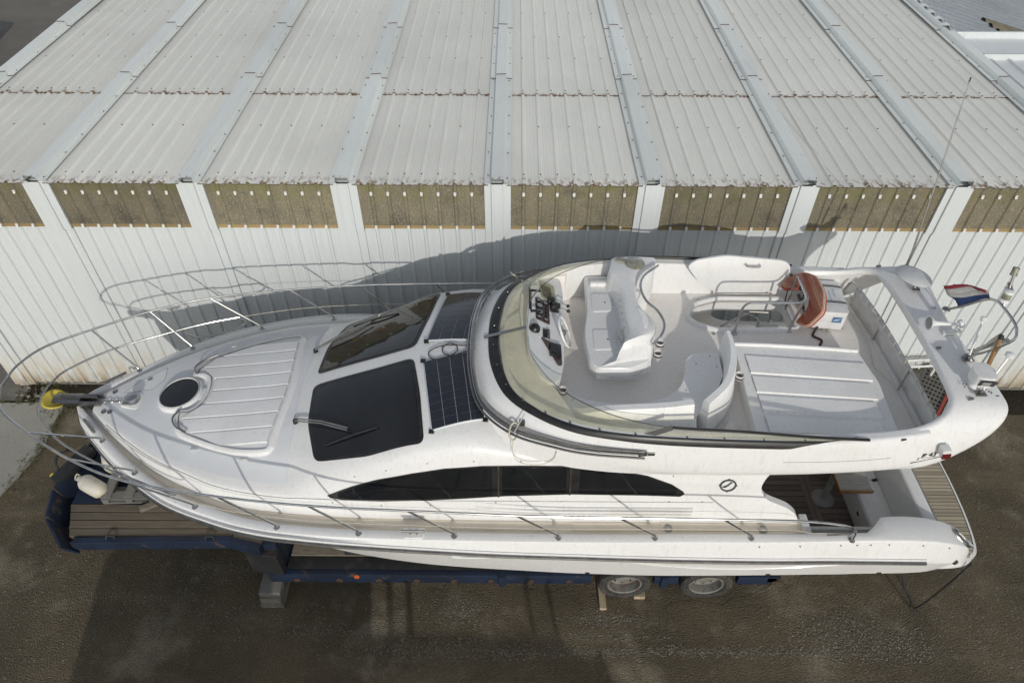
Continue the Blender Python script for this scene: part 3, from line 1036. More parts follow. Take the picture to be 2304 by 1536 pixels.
# ------------------------------------------------------------------ hull
HS = [-6.08, -5.95, -5.66, -5.2, -4.8, -4.3, -3.85, -3.3, -2.8, -2, -1, 0, 1, 2, 3, 4, 4.35, 4.6, 5.1, 5.5, 5.8, 6.0, 6.13]
HWC = [.03, .24, .52, .93, 1.23, 1.53, 1.70, 1.86, 1.94, 1.99, 2.01, 2.02, 2.02, 2.01, 2.0, 1.97, 1.96, 1.95, 1.92, 1.87, 1.79, 1.68, 1.54]
HZC = [3.02, 3.01, 2.99, 2.97, 2.95, 2.93, 2.92, 2.90, 2.89, 2.87, 2.86, 2.85, 2.84, 2.84, 2.83, 2.82, 2.82, 2.81, 2.74, 2.59, 2.37, 2.10, 1.86]
HZR = [2.86, 2.86, 2.86, 2.86, 2.86, 2.85, 2.84, 2.83, 2.82, 2.77, 2.69, 2.62, 2.57, 2.51, 2.47, 2.43, 2.41, 2.39, 2.33, 2.24, 2.08, 1.9, 1.74]
HWK = [.01, .08, .22, .5, .72, .98, 1.2, 1.42, 1.55, 1.70, 1.79, 1.83, 1.85, 1.85, 1.84, 1.82, 1.81, 1.80, 1.78, 1.75, 1.68, 1.58, 1.45]
HZK = [2.6, 2.52, 2.43, 2.33, 2.27, 2.2, 2.15, 2.10, 2.05, 1.95, 1.85, 1.80, 1.75, 1.71, 1.71, 1.71, 1.70, 1.70, 1.68, 1.66, 1.64, 1.62, 1.60]
HZB = [2.5, 2.2, 1.8, 1.45, 1.25, 1.08, 1.0, .94, .90, .85, .82, .81, .81, .81, .82, .83, .84, .84, .86, .88, .92, 1.0, 1.15]
HWI = [.0, .10, .38, .79, 1.09, 1.39, 1.56, 1.73, 1.81, 1.86, 1.88, 1.89, 1.89, 1.88, 1.87, 1.84, 1.83, 1.61, 1.56, 1.54, 1.50, 1.44, 1.36]
HZD = [2.93, 2.92, 2.90, 2.88, 2.86, 2.845, 2.835, 2.82, 2.81, 2.795, 2.785, 2.775, 2.765, 2.765, 2.755, 2.3, 1.9, 1.6, 1.55, 1.5, 1.5, 1.5, 1.5]
ss = np.unique(np.concatenate([np.linspace(-6.08, 6.13, 96), HS]))
A = pchip(HS, np.stack([HWC, HZC, HZR, HWK, HZK, HZB, HWI, HZD], 1), ss)


def hull_sec(s, a, side):
    wc, zc, zr, wk, zk, zb, wi, zd = a
    wr = wc + .05
    q = [(max(0, wi - .03), zd), (wi, zc - .03), (wi + .012, zc - .006), (wi + .03, zc), (wc - .035, zc), (wc - .01, zc - .008), (wc + .005, zc - .035),
         (wr - .012, zr + .06), (wr, zr + .02), (wr, zr - .03), (wr - .03, zr - .05)]
    fl = .30 + .2 * min(1, max(0, (s + 5) / 4))
    for f in (.25, .5, .75):
        g_ = f + (fl - .5) * -.6 * math.sin(math.pi * f)
        q.append((wr - .03 + (wk - wr + .03) * (f + (.5 - fl) * .7 * math.sin(math.pi * f)), zr - .05 + (zk - zr + .05) * f))
    q += [(wk, zk), (wk - .04, zk - .03), ((wk - .04) * .5, zb + (zk - .03 - zb) * .48), (0, zb)]
    return [(s, side * w, z) for w, z in q]


mb = MB()
for side in (-1, 1):
    mb.grid([hull_sec(s, a, side) for s, a in zip(ss, A)])
e = hull_sec(ss[-1], A[-1], -1)
f2 = hull_sec(ss[-1], A[-1], 1)
for side, q in ((-1, e), (1, f2)):
    mb.add(q[:15], [tuple(range(15))])
mb.add(e[14:] + f2[14:-1][::-1], [tuple(range(len(e[14:]) + len(f2[14:-1])))])
hull_mb = mb
yo('hull', mb, 'gelcoat', weld=True, smooth=28)


CT_S = np.linspace(-6.08, 6.13, 500)
CT = pchip(HS, np.stack([HWC, HZC, HZR, HWK, HZK, HZB, HWI, HZD], 1), CT_S)


def cap(s):
    x = min(max((s + 6.08) / 12.21 * 499, 0), 498.999)
    k = int(x)
    return CT[k] + (CT[k + 1] - CT[k]) * (x - k)


# rub rail, knuckle lines and spray rails
for side in (-1, 1):
    r1, r2, r3 = [], [], []
    for s in np.linspace(-6.05, 5.22, 90):
        a = cap(s)
        r1.append((s, side * (a[0] + .062), a[2] - .005))
        if -5.8 < s:
            r3.append((s, side * (a[0] + .052), a[2] + .055))
    yo('rub_rail', MB().tube(r1, .026, 8), 'dullsteel')
    yo('rub_rail_bead', MB().tube(r3, .010, 6), 'gelcoat')
    st = []
    for s in np.linspace(1.45, 4.3, 40):
        a = cap(s)
        u = (s - 1.45) / 2.85
        f = .12 + .62 * math.sin(math.pi * u) ** .8 * .6
        z = a[2] - .05 + (a[4] - a[2] + .05) * f
        st.append((s, side * (a[0] + .02 + (a[3] - a[0] - .02) * f + .006), z))
    yo('styling_bead', MB().tube(st, .010, 6), 'gelcoat')
    # oval port light in the topsides
    for s0 in (-.5,):
        a = cap(s0)
        pl = []
        for k in range(24):
            t = 2 * math.pi * k / 24
            s = s0 + .25 * math.cos(t)
            z = a[2] - .17 + .055 * math.sin(t)
            f = (a[2] - .05 - z) / (a[2] - .05 - a[4])
            pl.append((s, side * (a[0] + .02 + (a[3] - a[0] - .02) * f + .010), z))
        yo('port_light', MB().tube(pl, .018, 8, closed=True), 'gelcoat')
        yo('port_glass', MB().add(pl, [tuple(range(24))]), 'smokeglass', smooth=0)

# side decks
for side in (-1, 1):
    P = []
    for s in np.linspace(-5.98, 3.62, 80):
        a = cap(s)
        wi, zd = a[6] - .028, (a[7] if s < 3 else 2.755)
        inner = max(0., min(wi - .02, pchip([-5.98, -5.2, -4.6, -4, -3, -2, 4], [0, .5, .95, 1.2, 1.5, 1.6, 1.62], [s])[0]))
        P.append([(s, side * (inner + (wi - inner) * f), zd) for f in (0, .5, 1)])
    yo('side_deck', MB().grid(P), 'cream', smooth=0)
    for s0, s1 in ((-5.0, -4.35), (-4.25, -3.2), (-3.1, -1.7), (-.75, .5), (.75, 1.7), (1.85, 3.45)):
        P = []
        for s in np.linspace(s0, s1, 12):
            a = cap(s)
            wi = a[6] - .07
            inner = pchip([-5.98, -5.2, -4.6, -4, -3, -2, 4], [0, .70, 1.10, 1.36, 1.61, 1.69, 1.70], [s])[0]
            P.append([(s, side * (inner + (wi - inner) * f), (a[7] if s < 3 else 2.755) + .005) for f in (0, .5, 1)])
        yo('tread_panel', MB().grid(P), 'cream', smooth=0)
    yo('deck_step', MB().box(3.60, 3.70, min(side * 1.55, side * 1.86), max(side * 1.55, side * 1.86), 2.3, 2.765), 'gelcoat', bevel=.015)

# ------------------------------------------------------------------ deckhouse
DH = {
    -5.80: [(0, 3.02), (0.04, 3.02), (0.08, 3.02), (0.11, 3.015), (0.13, 3.01), (0.15, 3.0), (0.17, 2.98), (0.2, 2.908)],
    -5.18: [(0, 3.09), (0.2, 3.088), (0.38, 3.08), (0.5, 3.07), (0.56, 3.065), (0.61, 3.055), (0.64, 3.03), (0.7, 2.863)],
    -4.62: [(0, 3.17), (0.35, 3.16), (0.62, 3.135), (0.8, 3.11), (0.9, 3.09), (0.97, 3.075), (1.0, 3.05), (1.07, 2.843)],
    -4.15: [(0, 3.22), (0.45, 3.21), (0.8, 3.17), (1.0, 3.13), (1.11, 3.11), (1.19, 3.09), (1.22, 3.06), (1.29, 2.828)],
    -3.72: [(0, 3.27), (0.5, 3.255), (0.9, 3.21), (1.15, 3.15), (1.28, 3.12), (1.37, 3.09), (1.4, 3.06), (1.46, 2.818)],
    -3.26: [(0, 3.33), (0.55, 3.315), (1.0, 3.26), (1.25, 3.18), (1.38, 3.14), (1.48, 3.1), (1.51, 3.06), (1.57, 2.803)],
    -2.82: [(0, 3.42), (0.6, 3.39), (1.05, 3.3), (1.3, 3.2), (1.44, 3.15), (1.54, 3.1), (1.57, 3.06), (1.62, 2.793)],
    -2.5: [(0, 3.56), (0.6, 3.51), (1.1, 3.39), (1.3, 3.31), (1.45, 3.22), (1.56, 3.12), (1.59, 3.08), (1.64, 2.788)],
    -1.8: [(0, 3.83), (0.6, 3.79), (1.1, 3.67), (1.33, 3.58), (1.47, 3.45), (1.58, 3.22), (1.63, 3.08), (1.67, 2.778)],
    -1.1: [(0, 4.08), (0.6, 4.05), (1.1, 3.96), (1.34, 3.88), (1.47, 3.75), (1.58, 3.38), (1.65, 3.08), (1.68, 2.768)],
    -.5: [(0, 4.17), (0.6, 4.14), (1.1, 4.05), (1.36, 3.96), (1.48, 3.8), (1.58, 3.42), (1.66, 3.08), (1.685, 2.763)],
    .1: [(0, 4.02), (0.6, 4.0), (1.1, 3.95), (1.36, 3.88), (1.49, 3.77), (1.58, 3.42), (1.66, 3.08), (1.685, 2.758)],
    .6: [(0, 3.78), (0.6, 3.78), (1.1, 3.78), (1.4, 3.77), (1.5, 3.74), (1.58, 3.42), (1.66, 3.08), (1.685, 2.753)],
    2.45: [(0, 3.78), (0.6, 3.78), (1.1, 3.78), (1.4, 3.77), (1.5, 3.74), (1.58, 3.42), (1.66, 3.08), (1.685, 2.743)],
}
DK = sorted(DH)
DA = np.array([[c for q in DH[k] for c in q] for k in DK])


def dsec0(a):
    a = a.reshape(-1, 2)
    # densify across with a smooth curve down to the crease, straight to the foot
    c = cr([(-a[1][0], a[1][1])] + [tuple(q) for q in a[:7]], 5)[5:]
    return np.array(c + [tuple((a[6] * (1 - f) + a[7] * f)) for f in (.5, 1.)])


DT = np.array([dsec0(a) for a in pchip(DK, DA, np.linspace(-5.8, 2.45, 400))])


def dsec(s):
    x = min(max((s + 5.8) / 8.25 * 399, 0), 398.999)
    k = int(x)
    return DT[k] + (DT[k + 1] - DT[k]) * (x - k)


mb = MB()
dss = np.linspace(-5.8, 2.45, 120)
for side in (-1, 1):
    mb.grid([[(s, side * w, z) for w, z in dsec(s)] for s in dss])
yo('deckhouse', mb, 'gelcoat', weld=True, smooth=32)


def dz(s, w):
    """height of the deckhouse top at (s, |w|)"""
    q = dsec(s)
    return float(np.interp(abs(w), q[:-3, 0], q[:-3, 1]))


def dw(s, z):
    """half width of the deckhouse side at (s, z)"""
    q = dsec(s)
    k = np.argmin(np.abs(q[:, 0] - .9))
    return float(np.interp(-z, -q[k:, 1], q[k:, 0]))


def nrm_top(s, w):
    e_ = .02
    v = Vector((-(dz(s + e_, w) - dz(s - e_, w)) / (2 * e_), -(dz(s, w + e_) - dz(s, w - e_)) / (2 * e_), 1))
    return v.normalized()


def patch_top(quad, off, nu=14, nv=14, curve=None):
    """bilinear patch on the deckhouse top from 4 (s,w) corners"""
    (a, b, c, d) = [np.array(q, float) for q in quad]
    P = []
    for i in range(nu + 1):
        u = i / nu
        row = []
        for j in range(nv + 1):
            v = j / nv
            q = a * (1 - u) * (1 - v) + b * u * (1 - v) + c * u * v + d * (1 - u) * v
            n = nrm_top(*q)
            p = Vector((q[0], q[1], dz(*q))) + n * off
            row.append(tuple(p))
        P.append(row)
    return P


def rpoly(poly, r, n=6):
    """round the corners of a 2d polygon"""
    out = []
    N = len(poly)
    for i in range(N):
        p0, p, p1 = [np.array(poly[k % N], float) for k in (i - 1, i, i + 1)]
        d0, d1 = p0 - p, p1 - p
        l0, l1 = np.linalg.norm(d0), np.linalg.norm(d1)
        rr = min(r, l0 * .45, l1 * .45)
        a, b = p + d0 / l0 * rr, p + d1 / l1 * rr
        for k in range(n + 1):
            t = k / n
            out.append(tuple(a * (1 - t) ** 2 + 2 * p * t * (1 - t) + b * t * t))
    return out


def subdiv_poly(poly, step=.06):
    out = []
    for i in range(len(poly)):
        a, b = np.array(poly[i]), np.array(poly[(i + 1) % len(poly)])
        n = max(1, int(np.linalg.norm(b - a) / step))
        out += [tuple(a + (b - a) * k / n) for k in range(n)]
    return out


def conform(poly, fn, off, step=.07, hole=None):
    """fill a 2d outline with a fine mesh and lay it on a surface fn(u,v)->(point, normal)"""
    bm = bmesh.new()
    loops = [subdiv_poly(poly, step)] + ([subdiv_poly(hole, step)] if hole else [])
    tri = tessellate_polygon([[Vector((x, y, 0)) for x, y in l] for l in loops])
    flat = [q for l in loops for q in l]
    vs = [bm.verts.new((x, y, 0)) for x, y in flat]
    for t in tri:
        try:
            bm.faces.new([vs[i] for i in t])
        except ValueError:
            pass
    bmesh.ops.triangulate(bm, faces=bm.faces)
    for _ in range(3):
        es = [e_ for e_ in bm.edges if e_.calc_length() > step * 2 and not e_.is_boundary]
        if not es:
            break
        bmesh.ops.subdivide_edges(bm, edges=es, cuts=1, use_grid_fill=False)
        bmesh.ops.triangulate(bm, faces=bm.faces)
    m = MB()
    bm.verts.index_update()
    out = []
    for v in bm.verts:
        p, n = fn(v.co.x, v.co.y)
        out.append(tuple(p + n * off))
    m.add(out, [tuple(v.index for v in f.verts) for f in bm.faces])
    bm.free()
    return m


def top_fn(u, v):
    return Vector((u, v, dz(u, v))), nrm_top(u, v)


def side_fn(side):
    def f(s, z):
        w = dw(s, z)
        e_ = .02
        dwz = (dw(s, z + e_) - dw(s, z - e_)) / (2 * e_)
        dws = (dw(s + e_, z) - dw(s - e_, z)) / (2 * e_)
        n = Vector((-dws * 1., 1., -dwz)).normalized()
        return Vector((s, side * w, z)), Vector((n.x, side * n.y, n.z))
    return f


# windscreen: two panes with black surrounds, one each side of the white centre bar
for side in (-1, 1):
    out = [(-2.66, .10), (-2.62, .7), (-2.44, 1.24), (-1.75, 1.33), (-1.03, 1.35), (-1.13, .7), (-1.27, .10)]
    out = [(s, side * w) for s, w in out]
    outer = rpoly(out, .10)
    c = np.mean(np.array(out), axis=0)
    inner = rpoly([tuple(np.array(q) + (c - q) * .075) for q in out], .09)
    yo('windscreen_surround', conform(outer, top_fn, .006), 'black', smooth=40)
    yo('windscreen_pane', conform(inner, top_fn, .009), 'darkglass' if side < 0 else 'smokeglass', smooth=40)
    if side > 0:
        pass
    # wiper
    arm0 = (-2.80, side * .64)
    arm1 = (-2.03, side * .97)
    b0, b1 = (-2.32, side * 1.08), (-1.63, side * 1.03)
    wp = yo('wiper', MB().lathe([(.035, 0), (.03, .05), (.01, .06)], (arm0[0], arm0[1], dz(*arm0)), (0, 0, 1), 12), 'black')
    for d in (-.018, .018):
        yo('wiper_arm', MB().tube([(arm0[0], arm0[1] + d, dz(*arm0) + .055), (-2.4, (arm0[1] + arm1[1]) / 2 + d, dz(-2.4, .8) + .09), (arm1[0], arm1[1] + d, dz(*arm1) + .06)], .009, 6), 'dullsteel', parent=wp)
    pts = []
    for t in np.linspace(0, 1, 10):
        q = (b0[0] + (b1[0] - b0[0]) * t, b0[1] + (b1[1] - b0[1]) * t)
        pts.append((q[0], q[1], dz(*q) + .022 + .02 * math.sin(math.pi * t)))
    yo('wiper_blade', MB().tube(pts, .012, 6), 'black', parent=wp)

# side windows with black surrounds: three panes a side
for side in (-1, 1):
    fn = side_fn(side)
    up = [(-2.26, 3.14), (-1.95, 3.28), (-1.6, 3.42), (-1.2, 3.55), (-.8, 3.64), (-.35, 3.69), (.1, 3.70), (.7, 3.70), (1.2, 3.66), (1.6, 3.56), (1.9, 3.43), (2.05, 3.32)]
    lo_ = [(2.07, 3.28), (2.02, 3.24), (1.6, 3.255), (.7, 3.265), (-.1, 3.23), (-1.0, 3.15), (-1.6, 3.105), (-2.0, 3.10), (-2.22, 3.115)]
    yo('window_surround', conform(up + lo_, fn, .005), 'black', smooth=40)

    def clip_pane(s0, s1, m=.028):
        us = np.linspace(s0, s1, 14)
        U = np.array(up)
        Lw = np.array(lo_[::-1])
        a = [(s, float(np.interp(s, U[:, 0], U[:, 1])) - m) for s in us]
        b = [(s, float(np.interp(s, Lw[:, 0], Lw[:, 1])) + m) for s in us]
        b = [(s, min(z, za - .004)) for (s, z), (_, za) in zip(b, a)]
        return a + b[::-1]
    yo('side_window', conform(clip_pane(-2.12, -.24), fn, .009), 'darkglass', smooth=40)
    yo('side_window', conform(clip_pane(-.12, .64), fn, .008), 'darkglass', smooth=40)
    yo('side_window', conform(clip_pane(.80, 1.97), fn, .009), 'darkglass', smooth=40)
    for s in (-.165, .69):
        z0 = float(np.interp(s, np.array(lo_[::-1])[:, 0], np.array(lo_[::-1])[:, 1]))
        a, n1 = fn(s, z0 + .0)
        b, n2 = fn(s, 3.70)
        yo('window_post', MB().beam(a + n1 * .012, b + n2 * .012, .02, .012, n1), 'steel')
    for k in range(4):
        z = 2.84 + .064 * k
        s0, s1 = -.7 + .22 * k * (-1) + .5 * (3 - k) * .3, 2.2
        P = []
        for s in np.linspace(-.75 + .1 * k, 2.2, 26):
            u = min(1, (s + .75 - .1 * k) / 1.2)
            zz = z + .07 * (1 - u) ** 1.5 + .0
            p0, n0 = fn(s, zz)
            p1, n1 = fn(s, zz + .032)
            o_ = .022 * u ** .7 + .002
            P.append([tuple(p0 + n0 * .001), tuple(p0 + n0 * o_ * .4), tuple(p1 + n1 * o_), tuple(p1 + n1 * .001)])
        yo('vent_louvre', MB().grid(P), 'gelcoat', smooth=20)
        Pd = []
        for s in np.linspace(1.2, 2.16, 10):
            p0, n0 = fn(s, z - .014)
            p1, n1 = fn(s, z + .004)
            Pd.append([tuple(p0 + n0 * .006), tuple(p1 + n1 * .006)])
        yo('vent_slot', MB().grid(Pd), 'cream', smooth=0)
    # emblem: ring with a leaping fish
    p0, n0 = fn(2.57, 3.42)
    p0.x = 2.57
    yy = Vector((0, 0, 1))
    xx = Vector((1, 0, 0))
    up_ = (yy - n0 * yy.dot(n0)).normalized()
    ring = [p0 + n0 * .006 + (xx * math.cos(t) * 1.05 + up_ * math.sin(t)) * .085 for t in np.linspace(0, 2 * math.pi, 28, endpoint=False)]
    eb = yo('emblem_ring', MB().tube(ring, .011, 6, closed=True), 'chrome_text')
    fish = [(-.075, -.03), (-.03, -.035), (.0, -.01), (.03, .03), (.085, .06), (.04, .045), (.025, .06), (.01, .03), (-.02, .0), (-.045, -.01)]
    yo('emblem_fish', MB().add([p0 + n0 * .008 + xx * a + up_ * b for a, b in fish], [tuple(range(len(fish)))]), 'chrome_text', parent=eb, smooth=0)
    for t in (0, math.pi / 2, math.pi, 1.5 * math.pi):
        yo('emblem_pin', MB().sphere(p0 + n0 * .008 + (xx * math.cos(t) * 1.05 + up_ * math.sin(t)) * .092, .013, 8, 6), 'chrome_text', parent=eb)
    # joint line where the deck moulding meets the house
    jl = []
    for s in np.linspace(-5.5, 2.44, 70):
        q = dsec(s)
        jl.append((s, side * (q[-4, 0] + .004), q[-4, 1] + .004))
    yo('joint_line', MB().tube(jl, .0035, 5), 'grey_plastic')
    # aft wing of the cabin side
    wing = [(2.44, 3.75)] + rpoly([(2.9, 3.75), (3.22, 3.75), (3.02, 3.58), (2.96, 3.38), (3.06, 3.2), (3.36, 3.06), (3.52, 2.90), (3.56, 2.70), (3.50, 2.30), (2.8, 2.30)], .08, 4) + [(2.44, 2.30)]
    wing = subdiv_poly(wing, .08)
    m = MB().prism(wing, 0, .09)
    m.v = [(x, side * (dw(2.44, max(2.76, min(3.73, y))) - .001 - (.09 - z)), y) for x, y, z in m.v]
    yo('cabin_wing', m, 'gelcoat', smooth=40)
    dots = MB()
    for s, z in [(-1.9, 3.4), (-1.5, 3.55), (-1.0, 3.70), (-.45, 3.75), (.1, 3.755), (1.2, 3.70), (1.9, 3.56), (-2.2, 3.05), (-1.6, 3.04), (-1.0, 3.06), (-.2, 3.13), (.6, 3.15), (1.3, 3.16), (1.9, 3.16), (2.3, 3.16), (2.8, 3.55) if False else (2.35, 3.62)]:
        p, n = fn(s, z)
        dots.lathe([(.009, 0), (.008, .006)], p, n, 8)
    yo('cover_studs', dots, 'dullsteel')
    yt.children[-1]['kind'] = 'stuff'

# saloon bulkhead with glazed doors
yo('aft_bulkhead', MB().box(2.40, 2.46, -1.52, 1.52, 1.76, 3.76), 'gelcoat', bevel=.01)
yo('saloon_door', MB().box(2.462, 2.475, -.95, .55, 1.85, 3.6), 'darkglass', smooth=0)

# ------------------------------------------------------------------ foredeck
pad_out = [(-4.52, .30), (-4.42, .66), (-4.05, .87), (-3.55, 1.04), (-3.14, 1.08), (-3.02, 1.0), (-3.0, .85), (-2.93, 0), (-3.0, -.85), (-3.02, -1.0), (-3.14, -1.08), (-3.55, -1.04), (-4.05, -.87), (-4.42, -.66), (-4.52, -.30), (-4.36, -.28), (-4.26, -.2), (-4.22, 0), (-4.26, .2), (-4.36, .28)]
po = [q for q in cr(pad_out, 4, True)]


def raised(poly, h, inset, fn, mat, name, parent=None):
    """low raised moulding that follows the deck: sloped rim and flat top"""
    c = subdiv_poly(poly, .05)
    cc = np.array(c)
    N = len(c)
    tang = np.roll(cc, -1, 0) - np.roll(cc, 1, 0)
    nr = np.stack([tang[:, 1], -tang[:, 0]], 1)
    nr /= np.linalg.norm(nr, axis=1)[:, None] + 1e-9
    area = .5 * np.sum(cc[:, 0] * np.roll(cc[:, 1], -1) - np.roll(cc[:, 0], -1) * cc[:, 1])
    if area > 0:
        nr = -nr
    P = []
    for (ins, hh) in ((0, -.01), (inset * .15, h * .6), (inset * .45, h), (inset, h)):
        row = []
        for (x, y), n in zip(c, nr):
            u, v = x + n[0] * ins, y + n[1] * ins
            p, nn = fn(u, v)
            row.append(tuple(p + nn * hh))
        row.append(row[0])
        P.append(row)
    o1 = obj(name, MB().grid(P), mat, parent or yt, smooth=50, weld=True)
    top = [(x + n[0] * inset, y + n[1] * inset) for (x, y), n in zip(c, nr)]
    return o1, top


rim, top = raised(po, .055, .07, top_fn, 'gelcoat', 'sunpad_rim')
yo('sunpad_base', conform(top[::2], top_fn, .03, .09), 'deckwhite', parent=rim, smooth=50)
# moulded boards across the sun pad, running fore and aft
for k in range(8):
    w = -.92 + 1.84 * (k + .5) / 8
    wid = 1.84 / 8 * .5 - .012
    tops = np.array(top)

    def xr(wv):
        xs = []
        for i in range(len(tops)):
            a, b = tops[i], tops[(i + 1) % len(tops)]
            if (a[1] - wv) * (b[1] - wv) <= 0 and abs(a[1] - b[1]) > 1e-9:
                xs.append(a[0] + (b[0] - a[0]) * (wv - a[1]) / (b[1] - a[1]))
        return min(xs) + .05, max(xs) - .04
    lo0, hi0 = xr(w - wid * .9)
    lo1, hi1 = xr(w + wid * .9)
    P = []
    for u in np.linspace(0, 1, 12):
        row = []
        for vv, hh in ((-1, .028), (-.96, .046), (0, .048), (.96, .046), (1, .028)):
            f = (vv + 1) / 2
            s = (lo0 * (1 - f) + lo1 * f) * (1 - u) + (hi0 * (1 - f) + hi1 * f) * u
            p, n = top_fn(s, w + vv * wid)
            row.append(tuple(p + n * hh))
        P.append(row)
    yo('sunpad_board', MB().grid(P), 'deckwhite', parent=rim, smooth=25)
for side in (-1, 1):
    for s, w in ((-4.09, .90), (-3.37, 1.10)):
        z = dz(s, w)
        yo('strap_eye', MB().tube(cr([(s - .035, side * w, z), (s - .035, side * (w + .03), z + .03), (s + .035, side * (w + .03), z + .03), (s + .035, side * w, z)], 3), .009, 6).box(s - .05, s + .05, side * w - .015, side * w + .015, z - .005, z + .012), 'white_plastic')
    # grab rail on the pad's front corner
    gp = cr([(-4.44, side * .34, 3.24), (-4.50, side * .46, 3.26), (-4.42, side * .60, 3.26), (-4.25, side * .70, 3.25)], 6)
    gp = [(x, y, dz(x, y) + .085) for x, y, z in gp]
    yo('pad_grab_rail', MB().tube(gp, .013, 8), 'dullsteel')

# non-skid field on the foredeck
ns_edge = [(-5.62, .10), (-5.18, .54), (-4.62, .89), (-4.15, 1.10), (-3.72, 1.27), (-3.26, 1.37), (-2.9, 1.42), (-2.80, 1.36), (-2.82, .7), (-2.86, 0)]
nsp = cr(ns_edge, 4)
pm('nonskid', (.72, .735, .75), .7, c2=(.69, .70, .71), scale=3, c3=(.70, .71, .72), scale3=160, bmp=(420, .25, .004))
yo('nonskid_field', conform(nsp + [(s, -w) for s, w in nsp[-2:0:-1]], top_fn, .004, .09), 'nonskid', smooth=40)

# round deck hatch
hx = -4.57
hz = dz(hx, 0)
hn = nrm_top(hx, 0)
ht = yo('deck_hatch', MB().lathe([(.315, -.03), (.315, .02), (.30, .05), (.268, .062), (.262, .05), (.262, .03)], (hx, 0, hz), hn, 40, cap=False), 'gelcoat')
yo('hatch_glass', MB().lathe([(.001, .056), (.262, .05)], (hx, 0, hz), hn, 40, cap=False), 'darkglass', parent=ht)
yo('hatch_hinge', MB().obox((hx + .33, -.03, hz + .05), ((0, 1, 0), (1, 0, .1), (0, 0, 1)), (.10, .03, .025)), 'gelcoat', parent=ht, bevel=.01)
yo('hatch_seal', MB().tube([(hx + .272 * math.cos(t), .272 * math.sin(t), hz + .062 + .12 * .272 * math.cos(t) * .9) for t in np.linspace(0, 6.283, 40, endpoint=False)], .006, 6, closed=True), 'grey_plastic', parent=ht)

# windlass, chain, anchor locker lid, fillers
wz = dz(-5.23, -.05)
wl = yo('windlass', MB().prism(rpoly([(-5.42, -.12), (-5.14, -.2), (-5.08, .02), (-5.14, .1), (-5.36, .06)], .06), wz - .01, wz + .02), 'gelcoat', bevel=.006)
yo('windlass_drum', MB().lathe([(.075, .02), (.085, .04), (.06, .06), (.055, .085), (.085, .10), (.08, .125), (.03, .135)], (-5.23, -.06, wz), (0, 0, 1), 24), 'steel', parent=wl)
yo('windlass_base', MB().box(-5.36, -5.24, -.13, -.02, wz + .02, wz + .055), 'steel', parent=wl, bevel=.01)
for k in range(7):
    x = -5.40 - k * .055
    pts = [(x + .03 * math.cos(t), -.04 + .004 * k + .016 * math.sin(t) * (1 if k % 2 else .35), dz(max(-5.75, x), 0) + .022 + .016 * math.sin(t) * (.3 if k % 2 else 1)) for t in np.linspace(0, 6.283, 10, endpoint=False)]
    yo('chain_link', MB().tube(pts, .006, 6, closed=True), 'steel', parent=wl)
lid = rpoly([(-5.46, .13), (-5.04, .16), (-4.93, .34), (-4.99, .60), (-5.30, .34)], .04)
yo('locker_lid', conform(lid, top_fn, .006, .08), 'deckwhite', smooth=40)
yo('lid_gasket', MB().tube([tuple(top_fn(u, v)[0] + top_fn(u, v)[1] * .005) for u, v in lid], .004, 5, closed=True), 'grey_plastic')
yo('lid_latch', MB().obox(top_fn(-5.16, .36)[0] + Vector((0, 0, .012)), ((1, .5, 0), (-.5, 1, 0), (0, 0, 1)), (.03, .02, .008)), 'steel')
for s, w in ((-5.61, -.19), (-5.52, -.20), (-5.60, .17)):
    yo('deck_filler', MB().lathe([(.036, -.01), (.036, .012), (.022, .014), (.016, .008)], (s, w, max(3.0, dz(s, min(abs(w), .2)))), (0, 0, 1), 16), 'dullsteel')

